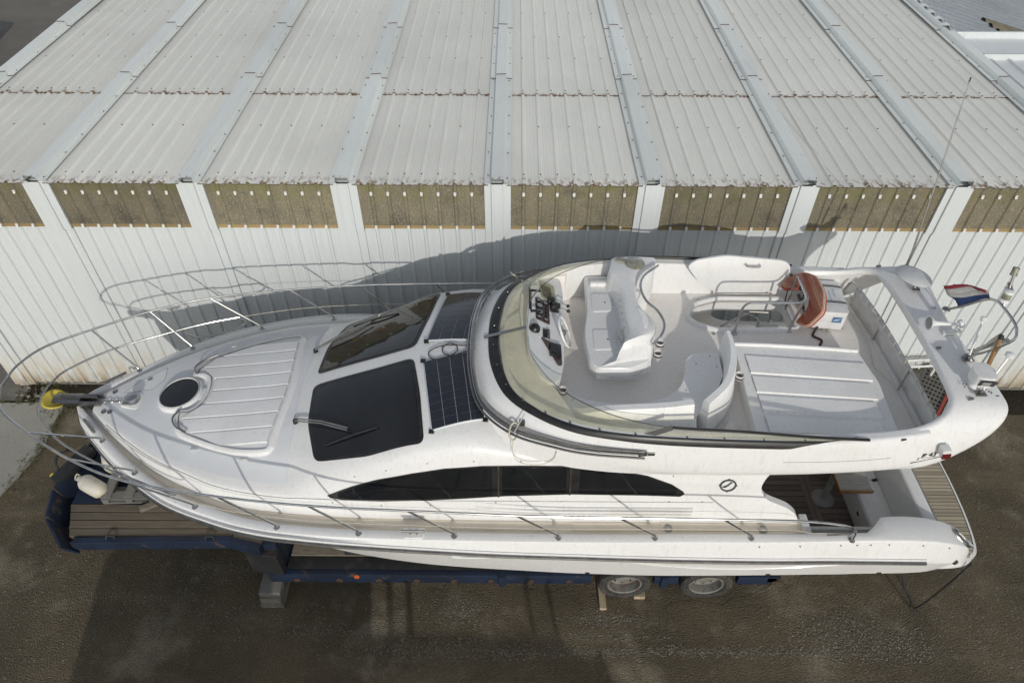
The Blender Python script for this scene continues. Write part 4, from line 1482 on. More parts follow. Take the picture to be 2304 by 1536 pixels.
# bow roller and fairleads
yo('bow_roller', MB().prism([(-6.26, -.075), (-5.70, -.085), (-5.70, -.055), (-6.26, -.05)], 3.0, 3.10).prism([(-6.26, .05), (-5.70, .055), (-5.70, .085), (-6.26, .075)], 3.0, 3.10).box(-6.25, -5.70, -.055, .055, 2.985, 3.005), 'dullsteel', bevel=.006)
yo('bow_roller_cover', MB().grid([[(s, w, 3.095 + .02 * (1 - (w / .09) ** 2) - .25 * max(0, -6.38 - s)) for w in np.linspace(-.09, .09, 7)] for s in (-6.36, -6.30, -6.22, -6.12, -5.98)]), 'dullsteel', smooth=50)
for side in (-1, 1):
    a = cap(-5.66)
    c = Vector((-5.70, side * .44, 3.045))
    ax1 = Vector((.72, side * .69, -.02)).normalized()
    fl = yo('bow_fairlead', MB().tube([c - ax1 * .15, c + ax1 * .15], .022, 10), 'dullsteel')
    for d in (-.06, .06):
        yo('fairlead_post', MB().tube([c + ax1 * d, c + ax1 * d - Vector((0, 0, .06))], .014, 8), 'steel', parent=fl)
    # mooring cleat amidships with its moulded block
    c = Vector((-1.19, side * 1.94, 2.945))
    blk = yo('cleat_block', MB().prism(rpoly([(-1.33, side * 1.86), (-1.05, side * 1.86), (-1.08, side * 1.99), (-1.30, side * 1.99)][::-side], .02), 2.80, 2.885), 'gelcoat', bevel=.01)
    yo('cleat_bar', MB().tube([c + Vector((-.14, 0, -.0)), c + Vector((.14, 0, 0))], .02, 10), 'dullsteel', parent=blk)
    for d in (-.04, .04):
        yo('cleat_post', MB().tube([c + Vector((d, 0, 0)), c + Vector((d, 0, -.075))], .015, 8), 'steel', parent=blk)
    for s in (1.93, 3.10):
        yo('deck_filler', MB().lathe([(.055, 0), (.055, .01), (.04, .014), (.03, .010)], (s, side * 1.77, 2.765), (0, 0, 1), 20), 'dullsteel')
    dots = MB()
    for s in (3.0, 3.5, 4.0, 4.2, 4.37, 4.6, 5.05, 5.45):
        a = cap(s)
        dots.lathe([(.010, 0), (.009, .008)], (s, side * (a[0] + .012), a[1] - .07), (0, side, .3), 8)
    yo('cover_studs', dots, 'dullsteel')
    yt.children[-1]['kind'] = 'stuff'

# ------------------------------------------------------------------ pulpit and side rails
top_near = [(-6.81, .0, 3.50), (-6.78, .24, 3.51), (-6.57, .58, 3.52), (-6.07, .93, 3.52), (-5.37, 1.33, 3.52), (-4.58, 1.64, 3.52), (-3.42, 1.845, 3.52), (-2.27, 1.965, 3.52), (-1.02, 2.02, 3.51), (.24, 2.06, 3.49), (1.44, 2.06, 3.46), (2.74, 2.05, 3.42), (3.4, 2.03, 3.36), (3.9, 2.0, 3.22), (4.08, 1.97, 3.05), (4.12, 1.95, 2.83)]
full = [(x, -y, z) for x, y, z in top_near[:0:-1]] + top_near
yo('pulpit_rail', MB().tube(cr(full, 6), .0150, 10), 'steel')
mid = [(-6.42, 0, 3.24), (-6.40, .16, 3.24), (-6.30, .42, 3.23), (-5.82, .85, 3.22), (-5.07, 1.24, 3.21), (-4.62, 1.44, 3.20), (-4.2, 1.57, 3.20)]
yo('pulpit_mid_rail', MB().tube(cr([(x, -y, z) for x, y, z in mid[:0:-1]] + mid, 6), .0135, 10), 'steel')


def railpt(s):
    t = np.array(top_near)
    k = np.argsort(t[1:14, 0]) + 1
    return float(np.interp(s, t[k, 0], t[k, 1])), float(np.interp(s, t[k, 0], t[k, 2]))


BASES = [(-5.46, -6.07), (-4.85, -5.37), (-3.93, -4.58), (-2.86, -3.42), (-1.86, -2.35), (-.70, -1.20), (.56, .04), (1.73, 1.22), (2.90, 2.42)]
for side in (-1, 1):
    for sb, st in BASES:
        a = cap(sb)
        wb = a[0] - .065
        wt, zt = railpt(st)
        b = Vector((sb, side * wb, a[1]))
        d = Vector((st, side * wt, zt))
        k1 = b + Vector((0, 0, .05))
        k2 = b + (d - b) * .18 + Vector((0, 0, .045))
        sp = yo('stanchion', MB().tube(cr([b, k1, k2, b + (d - b) * .6 + Vector((0, 0, .018)), d], 5), .0135, 8), 'steel')
        yo('stanchion_foot', MB().lathe([(.040, 0), (.036, .012), (.02, .02), (.018, .035)], b, (0, 0, 1), 16), 'steel', parent=sp)
    wb = cap(4.12)[0] - .06
    yo('stanchion_foot', MB().lathe([(.040, 0), (.036, .012), (.02, .02), (.018, .035)], (4.12, side * 1.95, 2.82), (0, 0, 1), 16), 'steel')
    # boarding gate loop under the rail near the bow
    gl = [(-4.98, side * 1.25, 3.20), (-4.82, side * 1.27, 3.06), (-4.70, side * 1.31, 3.03), (-4.35, side * 1.45, 3.03), (-4.18, side * 1.53, 3.06), (-4.12, side * 1.56, 3.13), (-4.2, side * 1.56, 3.195)]
    yo('gate_loop', MB().tube(cr(gl, 5), .011, 8), 'steel')
    # guard wire
    gw = []
    for s in np.linspace(-4.15, 4.0, 40):
        w, z = railpt(s) if s < 3.4 else (2.02, 3.2)
        f = .47
        wb = cap(s)[0] - .065
        gw.append((s, side * (wb + (w - wb) * f), cap(s)[1] + (min(z, 3.45) - cap(s)[1]) * f - .0 * s))
    yo('guard_wire', MB().tube(gw, .0045, 5), 'rope_white')
    yo('wire_end', MB().tube([(3.75, side * 1.99, gw[-2][2]), (4.06, side * 1.97, 3.0)], .011, 8), 'steel')
# ------------------------------------------------------------------ flybridge moulding
#  rows per station along the U: skirt bottom, mid, screen base outer, top outer, top inner, wall foot
FZ = 3.85
CO = [
    [(-.58, 0, 4.13), (-.46, 0, 4.24), (-.31, 0, 4.325), (-.17, 0, 4.355), (-.12, 0, 4.35), (-.04, 0, FZ)],
    [(-.53, .50, 4.12), (-.40, .50, 4.23), (-.26, .50, 4.325), (-.12, .48, 4.355), (-.07, .47, 4.35), (.0, .45, FZ)],
    [(-.40, .98, 4.02), (-.26, .98, 4.21), (-.07, .96, 4.325), (.04, .90, 4.355), (.08, .88, 4.35), (.15, .84, FZ)],
    [(-.08, 1.36, 3.88), (.08, 1.32, 4.14), (.28, 1.26, 4.325), (.36, 1.18, 4.355), (.39, 1.155, 4.35), (.45, 1.10, FZ)],
    [(.45, 1.54, 3.78), (.55, 1.53, 4.06), (.68, 1.47, 4.325), (.73, 1.37, 4.355), (.74, 1.345, 4.35), (.77, 1.28, FZ)],
    [(1.05, 1.62, 3.74), (1.10, 1.64, 4.0), (1.15, 1.575, 4.32), (1.16, 1.475, 4.355), (1.16, 1.45, 4.35), (1.17, 1.38, FZ)],
    [(1.7, 1.64, 3.72), (1.7, 1.70, 3.92), (1.7, 1.625, 4.31), (1.7, 1.52, 4.35), (1.7, 1.49, 4.345), (1.7, 1.42, FZ)],
    [(2.5, 1.64, 3.71), (2.5, 1.715, 3.89), (2.5, 1.64, 4.285), (2.5, 1.535, 4.325), (2.5, 1.505, 4.32), (2.5, 1.43, FZ)],
    [(3.4, 1.62, 3.71), (3.4, 1.70, 3.88), (3.4, 1.625, 4.25), (3.4, 1.52, 4.29), (3.4, 1.49, 4.285), (3.4, 1.42, FZ)],
    [(4.1, 1.58, 3.72), (4.1, 1.655, 3.88), (4.1, 1.57, 4.235), (4.1, 1.475, 4.275), (4.1, 1.445, 4.27), (4.1, 1.39, FZ)],
    [(4.60, 1.545, 3.73), (4.62, 1.60, 3.90), (4.66, 1.50, 4.26), (4.66, 1.43, 4.31), (4.64, 1.39, 4.305), (4.60, 1.37, FZ)],
]
CN = np.array(CO)
NS = 14
CH = np.stack([np.array(cr([tuple(q) for q in [CN[1, r] * (1, -1, 1)] + [CN[i, r] for i in range(len(CN))]], NS)[NS:]) for r in range(6)], 1)   # (n,6,3) half
CF = np.concatenate([CH[:0:-1] * (1, -1, 1), CH], 0)   # near side to far side


def row_dense(st):
    # across: soft outer flank, hard lip
    a = [tuple(q) for q in st]
    out = cr(a[:4], 5)
    out += [a[4], tuple(np.array(a[4]) * .8 + np.array(a[5]) * .2 - np.array([0, 0, 0])), a[5]]
    return out


coam_mb = MB().grid([row_dense(st) for st in CF])
yo('flybridge_coaming', coam_mb, 'gelcoat', smooth=45)
# lower skirt return
jl = []
for st in CF:
    if st[0][0] > 1.0:
        pass
for side in (-1, 1):
    jl = [tuple(np.array(row_dense(CH[k])[7]) * (1, side, 1) + np.array((0, side * .002, .002))) for k in range(int(7.6 * NS), len(CH) - 10)]
    yo('joint_line', MB().tube(jl, .003, 5), 'grey_plastic')
yo('flybridge_skirt', MB().grid([[tuple(st[0]), tuple(st[0] * (1, .93, 1) + (0, 0, .02))] for st in CF]), 'gelcoat', smooth=40)

# floor with the stairwell opening
fl_out = [(x, y) for x, y, z in CF[::4, 5]] + [(4.88, 1.36), (4.92, 0), (4.88, -1.36)]
hole = rpoly([(2.42, .92), (2.58, 1.18), (2.95, 1.31), (3.90, 1.30), (3.92, .66), (2.80, .63), (2.52, .76)], .09)
yo('flybridge_floor', MB().prism(fl_out, FZ - .07, FZ, [hole]), 'flyfloor', smooth=0)
yo('stair_rim', MB().tube([(x, y, FZ + .015) for x, y in hole], .035, 8, closed=True), 'gelcoat')
P = []
for x, y in hole:
    P.append([(x, y, FZ), (x, y, FZ - .22)])
P.append(P[0])
yo('stair_well_lip', MB().grid(P), 'gelcoat', smooth=50)
P = [[(2.47 + .25 * (k / 8) ** 2 * .3, .64 + .6 * k / 8, z) for z in (FZ - .2, 3.2, 2.6)] for k in range(9)]
yo('stair_front', MB().grid(P), 'gelcoat', smooth=50, solid=.03)
for k in range(3):
    yo('stair_tread', MB().box(3.3 - .28 * k + .3, 3.62 - .28 * k + .3, .66, 1.28, 3.35 - .42 * k, 3.39 - .42 * k), 'gelcoat', bevel=.01)
yo('stair_rail', MB().tube(cr([(3.05, 1.2, 3.4), (3.35, 1.22, 3.62), (3.55, 1.22, 3.56), (3.62, 1.22, 3.3), (3.62, 1.22, 2.3)], 5), .016, 8), 'steel')

# aft edge of the flybridge deck and canvas dodger on its rail
yo('aft_toe', MB().box(4.86, 4.94, -1.36, 1.36, FZ - .07, FZ + .05), 'gelcoat', bevel=.02)
rail = cr([(4.70, 1.30, 3.90), (4.72, 1.30, 4.10), (4.74, 1.25, 4.22), (4.76, 1.1, 4.25), (4.84, .4, 4.25), (4.87, -.4, 4.24), (4.88, -1.1, 4.22), (4.88, -1.25, 4.18), (4.86, -1.30, 4.08), (4.84, -1.31, 3.9)], 6)
ar = yo('aft_rail', MB().tube(rail, .016, 8), 'steel')
for y in (.45, -.45):
    yo('rail_post', MB().tube([(4.85, y, 3.88), (4.86, y, 4.24)], .013, 8), 'steel', parent=ar)
P = []
for k in range(31):
    y = 1.16 - 2.36 * k / 30
    x = float(np.interp(-y, [-1.3, -1.1, -.4, .4, 1.1, 1.3], [4.735, 4.76, 4.84, 4.87, 4.88, 4.87]))
    w = .012 * math.sin(k * 1.7) + .008 * math.sin(k * .63)
    P.append([(x + w * .3, y, 4.225), (x + .02 + w, y, 4.10), (x + .035 - w, y, 3.98), (x + .03, y, 3.88)])
yo('canvas_dodger', MB().grid(P), 'canvas', smooth=60, solid=.004)
mb = MB()
for k in range(15):
    y = 1.1 - 2.25 * k / 14
    x = float(np.interp(-y, [-1.3, -1.1, -.4, .4, 1.1, 1.3], [4.735, 4.76, 4.84, 4.87, 4.88, 4.87]))
    mb.tube([(x - .012, y, 4.20), (x - .024, y + .02, 4.24), (x, y + .04, 4.272), (x + .022, y + .05, 4.24), (x + .012, y + .06, 4.20)], .005, 5)
yo('dodger_lacing', mb, 'rope_white')
yt.children[-1]['kind'] = 'stuff'
yo('dodger_cord', MB().tube(cr([(4.72, .95, 3.92), (4.76, .5, 3.90), (4.74, .2, 3.88), (4.70, -.05, 3.875), (4.73, -.2, 3.9), (4.80, -.5, 3.92), (4.80, -1.1, 3.92)], 5), .005, 5), 'rope_white')

# ------------------------------------------------------------------ wind deflector: black base band, tinted screen, black frame aft
nb = len(CH)


def coam(t, r):
    """point on coaming row r at station parameter t (0 bow centre .. 10 aft), far side"""
    x = min(max(t * NS, 0), nb - 1.001)
    k = int(x)
    return CH[k, r] + (CH[k + 1, r] - CH[k, r]) * (x - k)


SCR_TOP = [(0, .17, 0, 4.50), (1, .20, .40, 4.50), (2, .34, .74, 4.49), (3, .56, 1.02, 4.475), (4, .86, 1.24, 4.46), (5, 1.25, 1.42, 4.45), (6, 1.76, 1.525, 4.43), (7, 2.5, 1.55, 4.40), (8, 3.35, 1.58, 4.345), (8.6, 3.96, 1.555, 4.27)]
ts = np.linspace(0, 8.6, 80)
ST = np.array(SCR_TOP)
TOPc = pchip(ST[:, 0], ST[:, 1:], ts)
half = []
for t, tp in zip(ts, TOPc):
    bo, bi = coam(t, 2), coam(t, 3)
    if t > 8:
        f = (t - 8) / .6
        bi = bi * (1 - f) + (tp - (0, .01, .01)) * f
        bo = bo * (1 - f) + (tp + (0, .02, -.02)) * f
    sb = coam(min(t, 8), 1)
    g_ = .22 * min(1, max(0, (t - 3) / 2)) * (1 if t <= 8 else 1 - (t - 8) / .6)
    if t <= 8:
        bo = bo * (1 - g_) + sb * g_ + np.array((0, .006 * min(1, t), 0))
    half.append((bo + (0, 0, .004), bi + (0, 0, .006), tp))
for side in (-1, 1):
    m1 = (1, side, 1)
    P = []
    for t, (a, b, c) in zip(ts, half):
        x = min(t, 9.5) * NS
        k = int(min(x, nb - 2))
        dr = np.array(row_dense(CH[k] + (CH[k + 1] - CH[k]) * (x - k)))
        i1 = 15 - 3.2 * min(1, max(0, (t - .8) / 2.2))
        i0 = 10 - .9 * min(1, max(0, (t - .5) / 2)) + .2 * min(1, max(0, (t - 3) / 2)) + 4.0 * max(0, (t - 7.6))
        row = []
        for f in np.linspace(0, 1, 6):
            ix = min(i0 + max(.3, i1 - i0) * f, 14.99)
            q = dr[int(ix)] + (dr[int(ix) + 1] - dr[int(ix)]) * (ix - int(ix))
            tg = dr[min(int(ix) + 1, 15)] - dr[max(int(ix) - 1, 0)]
            al = CH[k + 1, 2] - CH[max(k - 1, 0), 2]
            nn = np.cross(al, tg)
            nn = nn / (np.linalg.norm(nn) + 1e-9)
            if nn[2] < 0 and abs(nn[2]) > .05 or (abs(nn[2]) <= .05 and nn[1] < 0):
                nn = -nn
            row.append(tuple((q + nn * .009) * m1))
        P.append(row)
    yo('screen_base', MB().grid(P), 'black', smooth=50)
    P = []
    for t, (a, b, c) in zip(ts, half):
        row = []
        gb = .75 - .4 * min(1, max(0, (t - .8) / 2.2))
        for f in np.linspace(0, 1, 5):
            q = (a * (1 - gb) + b * gb) * (1 - f) + c * f + np.array((0, 0, .02)) * math.sin(math.pi * f)
            row.append(tuple(q * m1))
        P.append(row)
    k6 = int(np.argmin(np.abs(ts - 6)))
    yo('wind_deflector', MB().grid(P[:k6 + 1]), 'tinted_acrylic', smooth=60)
    yo('side_deflector', MB().grid(P[k6:]), 'tinted_acrylic', smooth=60)
    yo('screen_edge', MB().tube([tuple(c * m1) for a, b, c in half[:k6 + 1]], .005, 6), 'black')
    yo('screen_frame', MB().tube([tuple(c * m1) for a, b, c in half[k6:]], .017, 8), 'black')
    a, b, c = half[k6]
    d0 = half[int(np.argmin(np.abs(ts - 5.55)))]
    yo('screen_frame', MB().beam((d0[0] * .5 + d0[1] * .5) * m1 + np.array((0, 0, .02)), c * m1, .055, .022, (0, side, 1)), 'black')
    for t in (.35, 1.05, 1.75, 2.45, 3.15, 3.85, 4.6, 5.4, 6.3, 6.8, 7.3, 7.8):
        q = coam(t, 2) * .55 + coam(t, 3) * .45
        yo('screen_bolt', MB().lathe([(.014, 0), (.012, .008), (.004, .010)], (q[0], side * q[1], q[2] + .018), (-.3, side * .3, 1), 10), 'dullsteel')
# centre stay plate of the screen and stainless capping on the front edge
a, b, c = half[0]
yo('screen_stay', MB().beam(tuple(a + (-.06, 0, -.01)), tuple(c + (0, 0, .004)), .05, .008), 'dullsteel')
cap_pts = [tuple(h[2] * (1, -1, 1) + (0, 0, .006)) for h in half[:int(np.argmin(np.abs(ts - 2.9)))][::-1]] + [tuple(h[2] + (0, 0, .006)) for h in half[1:int(np.argmin(np.abs(ts - 2.2)))]]
yo('screen_capping', MB().tube(cap_pts, .0075, 6), 'steel')

# ------------------------------------------------------------------ radar arch
AI = [(3.85, 1.47, 4.262), (4.30, 1.455, 4.275), (4.62, 1.41, 4.33), (4.82, 1.32, 4.42), (4.93, 1.17, 4.485), (4.965, .95, 4.515), (4.985, .5, 4.54), (4.99, 0, 4.55)]
AE = [(3.95, 1.60, 3.80), (4.66, 1.55, 3.735), (5.02, 1.52, 3.90), (5.36, 1.45, 4.22), (5.54, 1.30, 4.45), (5.55, 1.02, 4.51), (5.47, .5, 4.54), (5.43, 0, 4.55)]
ni = 8
ai = np.array(cr(AI, ni))
ae = np.array(cr(AE, ni))
ai = np.concatenate([ai * (1, -1, 1), (ai[::-1])[1:]])
ae = np.concatenate([ae * (1, -1, 1), (ae[::-1])[1:]])
P = []
n_ = len(ai)
for k in range(n_):
    p, q = ai[k], ae[k]
    d = (ai[min(k + 1, n_ - 1)] - ai[max(k - 1, 0)]) + (ae[min(k + 1, n_ - 1)] - ae[max(k - 1, 0)])
    nrm = np.cross(q - p, d)
    nrm /= np.linalg.norm(nrm)
    if nrm[2] < 0:
        nrm = -nrm
    L_ = np.linalg.norm(q - p)
    th = .06 + .055 * (1 - abs(2 * k / (n_ - 1) - 1))
    row = []
    for f, h in ((0, -th * .5), (0, -.015), (.03, .012), (.08, .020), (.3, .028), (.5, .030), (.7, .028), (.92, .018), (.98, .004), (1, -.02), (1, -th * .6), (.96, -th), (.5, -th * 1.05), (.06, -th), (0, -th * .5)):
        row.append(tuple(p + (q - p) * f + nrm * h))
    P.append(row)
arch_mb = MB().grid(P)
yo('radar_arch', arch_mb, 'gelcoat', smooth=42)


def arch_z(s, w):
    return 4.55 - .025 * (w / 1.1) ** 2 + .046


# fittings on the arch
am = yo('antenna_mount', MB().obox((5.24, 1.05, arch_z(0, 1)), ((1, 0, 0), (0, 1, 0), (0, 0, 1)), (.07, .05, .006)).tube([(5.24, 1.05, 4.57), (5.25, 1.07, 4.68)], .016, 8).lathe([(.024, -.02), (.024, .02)], (5.25, 1.06, 4.66), (1, 0, 0), 10), 'dullsteel')
yo('whip_antenna', MB().tube([(5.25, 1.07, 4.66), (5.26, 1.10, 4.85), (5.31, 1.36, 5.75), (5.37, 1.72, 6.9)], .01, 8, taper=[.015, .013, .010, .006]), 'dullsteel', parent=am)
yo('antenna_tip', MB().tube([(5.37, 1.72, 6.88), (5.373, 1.735, 6.94)], .009, 8), 'black', parent=am)
# flat dome antenna
pm('dome_grey', (.56, .565, .57), .55, c2=(.48, .485, .49), scale=3)
dm = yo('dome_antenna', MB().lathe([(.001, .03), (.10, .022), (.22, -.012), (.235, -.03), (.22, -.045), (.10, -.03), (.001, -.02)], (5.19, .75, 4.77), (.15, .05, 1), 36, cap=False), 'dome_grey', smooth=60)
yo('dome_post', MB().tube([(5.20, .76, 4.77), (5.24, .66, 4.55)], .022, 8).lathe([(.05, 0), (.045, .02)], (5.24, .66, 4.585), (0, 0, 1), 14), 'dullsteel', parent=dm)
# folded mast light frame with flags
fr = [(5.46, .27, 4.59), (5.50, .22, 4.75), (5.56, .12, 5.08), (5.60, .02, 5.20), (5.64, -.12, 5.23), (5.68, -.45, 5.17), (5.69, -.60, 5.10), (5.66, -.68, 5.02), (5.60, -.66, 4.85), (5.50, -.60, 4.60)]
fr = [(5.46, .27, 4.59), (5.50, .10, 4.80), (5.55, -.10, 5.08), (5.59, -.20, 5.15), (5.62, -.30, 5.15), (5.66, -.52, 5.11), (5.67, -.62, 5.05), (5.63, -.68, 4.97), (5.50, -.62, 4.75), (5.36, -.56, 4.59)]
mf = yo('mast_frame', MB().tube(cr(fr, 6), .016, 10), 'steel')
for q in (fr[0], fr[-1]):
    yo('mast_foot', MB().lathe([(.05, 0), (.045, .015), (.022, .03)], (q[0], q[1], arch_z(0, q[1])), (0, 0, 1), 16), 'dullsteel', parent=mf)
nl_ = yo('anchor_light', MB().lathe([(.055, 0), (.055, .03), (.05, .035)], (5.62, -.27, 5.20), (.1, .15, 1), 18), 'white_plastic')
yo('light_lens', MB().lathe([(.048, .035), (.048, .11)], (5.62, -.27, 5.20), (.1, .15, 1), 18), 'clearlens', parent=nl_)
yo('light_cap', MB().lathe([(.055, .11), (.055, .135), (.03, .15)], (5.62, -.27, 5.20), (.1, .15, 1), 18), 'white_plastic', parent=nl_)
yo('light_post', MB().tube([(5.63, -.30, 5.15), (5.65, -.22, 5.30), (5.70, -.10, 5.46)], .014, 8).obox((5.67, -.20, 5.33), ((0, 1, .7), (1, 0, 0), (0, -.7, 1)), (.07, .02, .012)), 'dullsteel', parent=nl_)
yo('light_lens', MB().lathe([(.036, 0), (.036, .075)], (5.70, -.09, 5.46), (.1, .3, 1), 16).lathe([(.04, -.02), (.04, 0)], (5.70, -.09, 5.46), (.1, .3, 1), 16), 'clearlens', parent=nl_)
yo('wind_disc', MB().lathe([(.001, 0), (.05, .0), (.05, .008), (.001, .008)], (5.68, -.18, 5.30), (0, 0, 1), 16, cap=False), 'white_plastic', parent=nl_)
# horn: big trumpet flare facing the bow and its small companion
hn_ = yo('horn', MB().lathe([(.012, .36), (.018, .30), (.026, .15), (.036, .06), (.06, .02), (.085, .0), (.09, -.01), (.075, -.006), (.03, .03), (.001, .04)], (5.05, -.10, 4.70), (1, -.04, -.02), 24, cap=False), 'white_plastic')
yo('horn_mouth', MB().lathe([(.001, -.004), (.076, -.005)], (5.05, -.10, 4.70), (1, -.04, -.02), 20, cap=False), 'grey_plastic', parent=hn_)
yo('horn_drum', MB().lathe([(.03, -.03), (.05, -.02), (.055, 0), (.05, .02), (.03, .03)], (5.43, -.11, 4.70), (1, .1, .4), 20), 'white_plastic', parent=hn_)
yo('horn_bracket', MB().prism(rpoly([(5.22, -.20), (5.46, -.16), (5.47, -.09), (5.24, -.13)], .02), 4.585, 4.605).beam((5.40, -.12, 4.60), (5.40, -.11, 4.69), .03, .012), 'white_plastic', parent=hn_)
# stub antennas
for (b, t, r, nm) in (((5.34, -.60, 4.59), (5.46, -.34, 4.98), .035, 'gps_antenna'), ((5.25, -1.12, 4.57), (5.47, -.93, 4.98), .05, 'gps_antenna')):
    bv, tv = Vector(b), Vector(t)
    ga = yo(nm, MB().tube([bv, tv], .013, 8), 'white_plastic')
    yo('antenna_cap', MB().lathe([(.018, -.03), (r, .0), (r, .022), (r * .6, .035), (.001, .04)], tv, (0, 0, 1), 18), 'white_plastic', parent=ga)
    yo('antenna_base', MB().box(b[0] - .06, b[0] + .06, b[1] - .04, b[1] + .04, b[2] - .008, b[2] + .006).lathe([(.022, -.02), (.022, .02)], bv + Vector((0, 0, .03)), (1, 0, 0), 10), 'dullsteel', parent=ga)
# flagstaff stub: varnished pole with black end cap and foot
fs = yo('ensign_staff', MB().tube([(5.30, -.97, 4.66), (5.46, -.70, 5.02)], .024, 12), 'varnish')
yo('staff_end', MB().tube([(5.455, -.708, 5.01), (5.475, -.675, 5.055)], .028, 12), 'black', parent=fs)
yo('staff_foot', MB().tube([(5.30, -.97, 4.66), (5.28, -1.0, 4.625)], .026, 10).obox((5.265, -1.02, 4.60), ((1, .4, 0), (-.4, 1, 0), (0, 0, 1)), (.06, .03, .016)), 'black', parent=fs)
# searchlight
sl_ = yo('searchlight', MB().prism(rpoly([(5.16, -1.10), (5.34, -1.12), (5.38, -.98), (5.34, -.86), (5.20, -.86), (5.13, -.96)], .05), 4.66, 4.80), 'white_plastic', bevel=.03, seg=3)
yo('searchlight_lens', MB().obox((5.262, -1.118, 4.725), ((1, -.1, 0), (.1, 1, .25), (0, -.25, 1)), (.085, .004, .05)), 'black', parent=sl_)
yo('searchlight_lamp', MB().obox((5.24, -1.124, 4.73), ((1, -.1, 0), (.1, 1, .25), (0, -.25, 1)), (.045, .004, .03)), 'steel', parent=sl_)
yo('searchlight_foot', MB().lathe([(.075, 0), (.07, .03), (.045, .09)], (5.24, -1.0, 4.575), (0, 0, 1), 20), 'white_plastic', parent=sl_)
for s, w in ((5.07, -.42), (5.14, -1.17), (4.98, 1.22), (4.35, -1.53)):
    yo('cover_snap', MB().obox((s, w, arch_z(0, w) if abs(w) < 1.1 else (4.53 if s > 4.9 else 4.255)), ((1, .2, 0), (-.2, 1, 0), (0, 0, 1)), (.03, .012, .012)), 'dullsteel')
mb = MB()
for s, w in ((5.12, -.98), (5.15, -.99), (5.18, -.97), (5.17, -1.0), (5.12, -1.02), (5.34, -1.06), (5.36, -1.09), (5.38, -1.11), (5.42, -1.15), (5.44, -1.15), (5.30, .30), (5.32, .28), (5.34, .31)):
    mb.lathe([(.010, 0), (.009, .004)], (s, w, arch_z(0, w) - .004), (0, 0, 1), 8)
yo('screw_holes', mb, 'black')
yt.children[-1]['kind'] = 'stuff'
# side light in its housing and the maker's lettering, both sides
for side in (-1, 1):
    c = Vector((4.86, side * 1.565, 4.10))
    nl2 = yo('side_light', MB().obox(c, ((1, 0, .15), (0, 1, 0), (-.15, 0, 1)), (.05, .055, .06)), 'white_plastic', bevel=.02)
    if side < 0:
        yo('light_lens', MB().obox(c + Vector((.005, side * .035, -.03)), ((1, 0, .15), (0, 1, 0), (-.15, 0, 1)), (.046, .034, .042)), 'redlens', parent=nl2, bevel=.01)
    else:
        pm('greenlens', (.01, .12, .05), .15, c2=(.01, .08, .04), scale=30)
        yo('light_lens', MB().obox(c + Vector((.005, side * .035, -.035)), ((1, 0, .15), (0, 1, 0), (-.15, 0, 1)), (.046, .032, .032)), 'greenlens', parent=nl2, bevel=.01)


def text_mesh(txt, size, shear=0.):
    cu = bpy.data.curves.new('lettering', 'FONT')
    cu.body = txt
    cu.size = size
    cu.extrude = .002
    cu.shear = shear
    ob = bpy.data.objects.new('lettering', cu)
    COL.objects.link(ob)
    me = bpy.data.meshes.new_from_object(ob.evaluated_get(bpy.context.evaluated_depsgraph_get()))
    bpy.data.objects.remove(ob)
    return me


def place_text(name, txt, size, o, x, y, mat, shear=0., parent=None):
    me = text_mesh(txt, size, shear)
    x, y = Vector(x).normalized(), Vector(y)
    y = (y - x * y.dot(x)).normalized()
    z = x.cross(y)
    M = Matrix(((x.x, y.x, z.x, o[0]), (x.y, y.y, z.y, o[1]), (x.z, y.z, z.z, o[2]), (0, 0, 0, 1)))
    me.transform(M)
    me.materials.clear()
    me.materials.append(MAT[mat])
    return obj(name, me, None, parent or yt, smooth=0)


from mathutils.bvhtree import BVHTree
BV = BVHTree.FromPolygons(coam_mb.v + arch_mb.v, coam_mb.f + [tuple(i + len(coam_mb.v) for i in f) for f in arch_mb.f])
HB = BVHTree.FromPolygons(hull_mb.v, hull_mb.f)


def side_hit(s, z, off=.006):
    p, n, i, d = BV.ray_cast(Vector((s, -3, z)), Vector((0, 1, 0)))
    if n.y > 0:
        n = -n
    return p + n * off


q0, q1, q2 = side_hit(4.74, 3.955, .012), side_hit(4.86, 3.965, .012), side_hit(4.75, 4.03, .012)
lt = place_text('lettering', '43', .085, q0, q1 - q0, q2 - q0, 'chrome_text', .2)
yo('lettering_bar', MB().add([side_hit(4.59, 3.962), side_hit(4.715, 3.966), side_hit(4.725, 3.996), side_hit(4.60, 3.992)], [(0, 1, 2, 3)]), 'chrome_text', parent=lt, smooth=0, solid=.004)
yo('lettering_line', MB().tube([side_hit(4.52, 3.93, .012), side_hit(4.88, 3.949, .012)], .004, 5), 'chrome_text', parent=lt)

# ------------------------------------------------------------------ flybridge furniture
# moulded dash shelf between the screen and the console
k4 = int(4.2 * NS)
sh = [(x, y) for x, y, z in CH[:k4:3, 4]]
shelf = [(x, -y) for x, y in sh[:0:-1]] + sh + [(.72, 1.28), (.40, 1.20), (.28, .85), (.24, .2), (.26, -.35), (.38, -.66), (.52, -.86), (.72, -1.28)]
yo('dash_shelf', MB().prism(shelf, FZ, 4.285), 'flyfloor', smooth=0, bevel=.012)
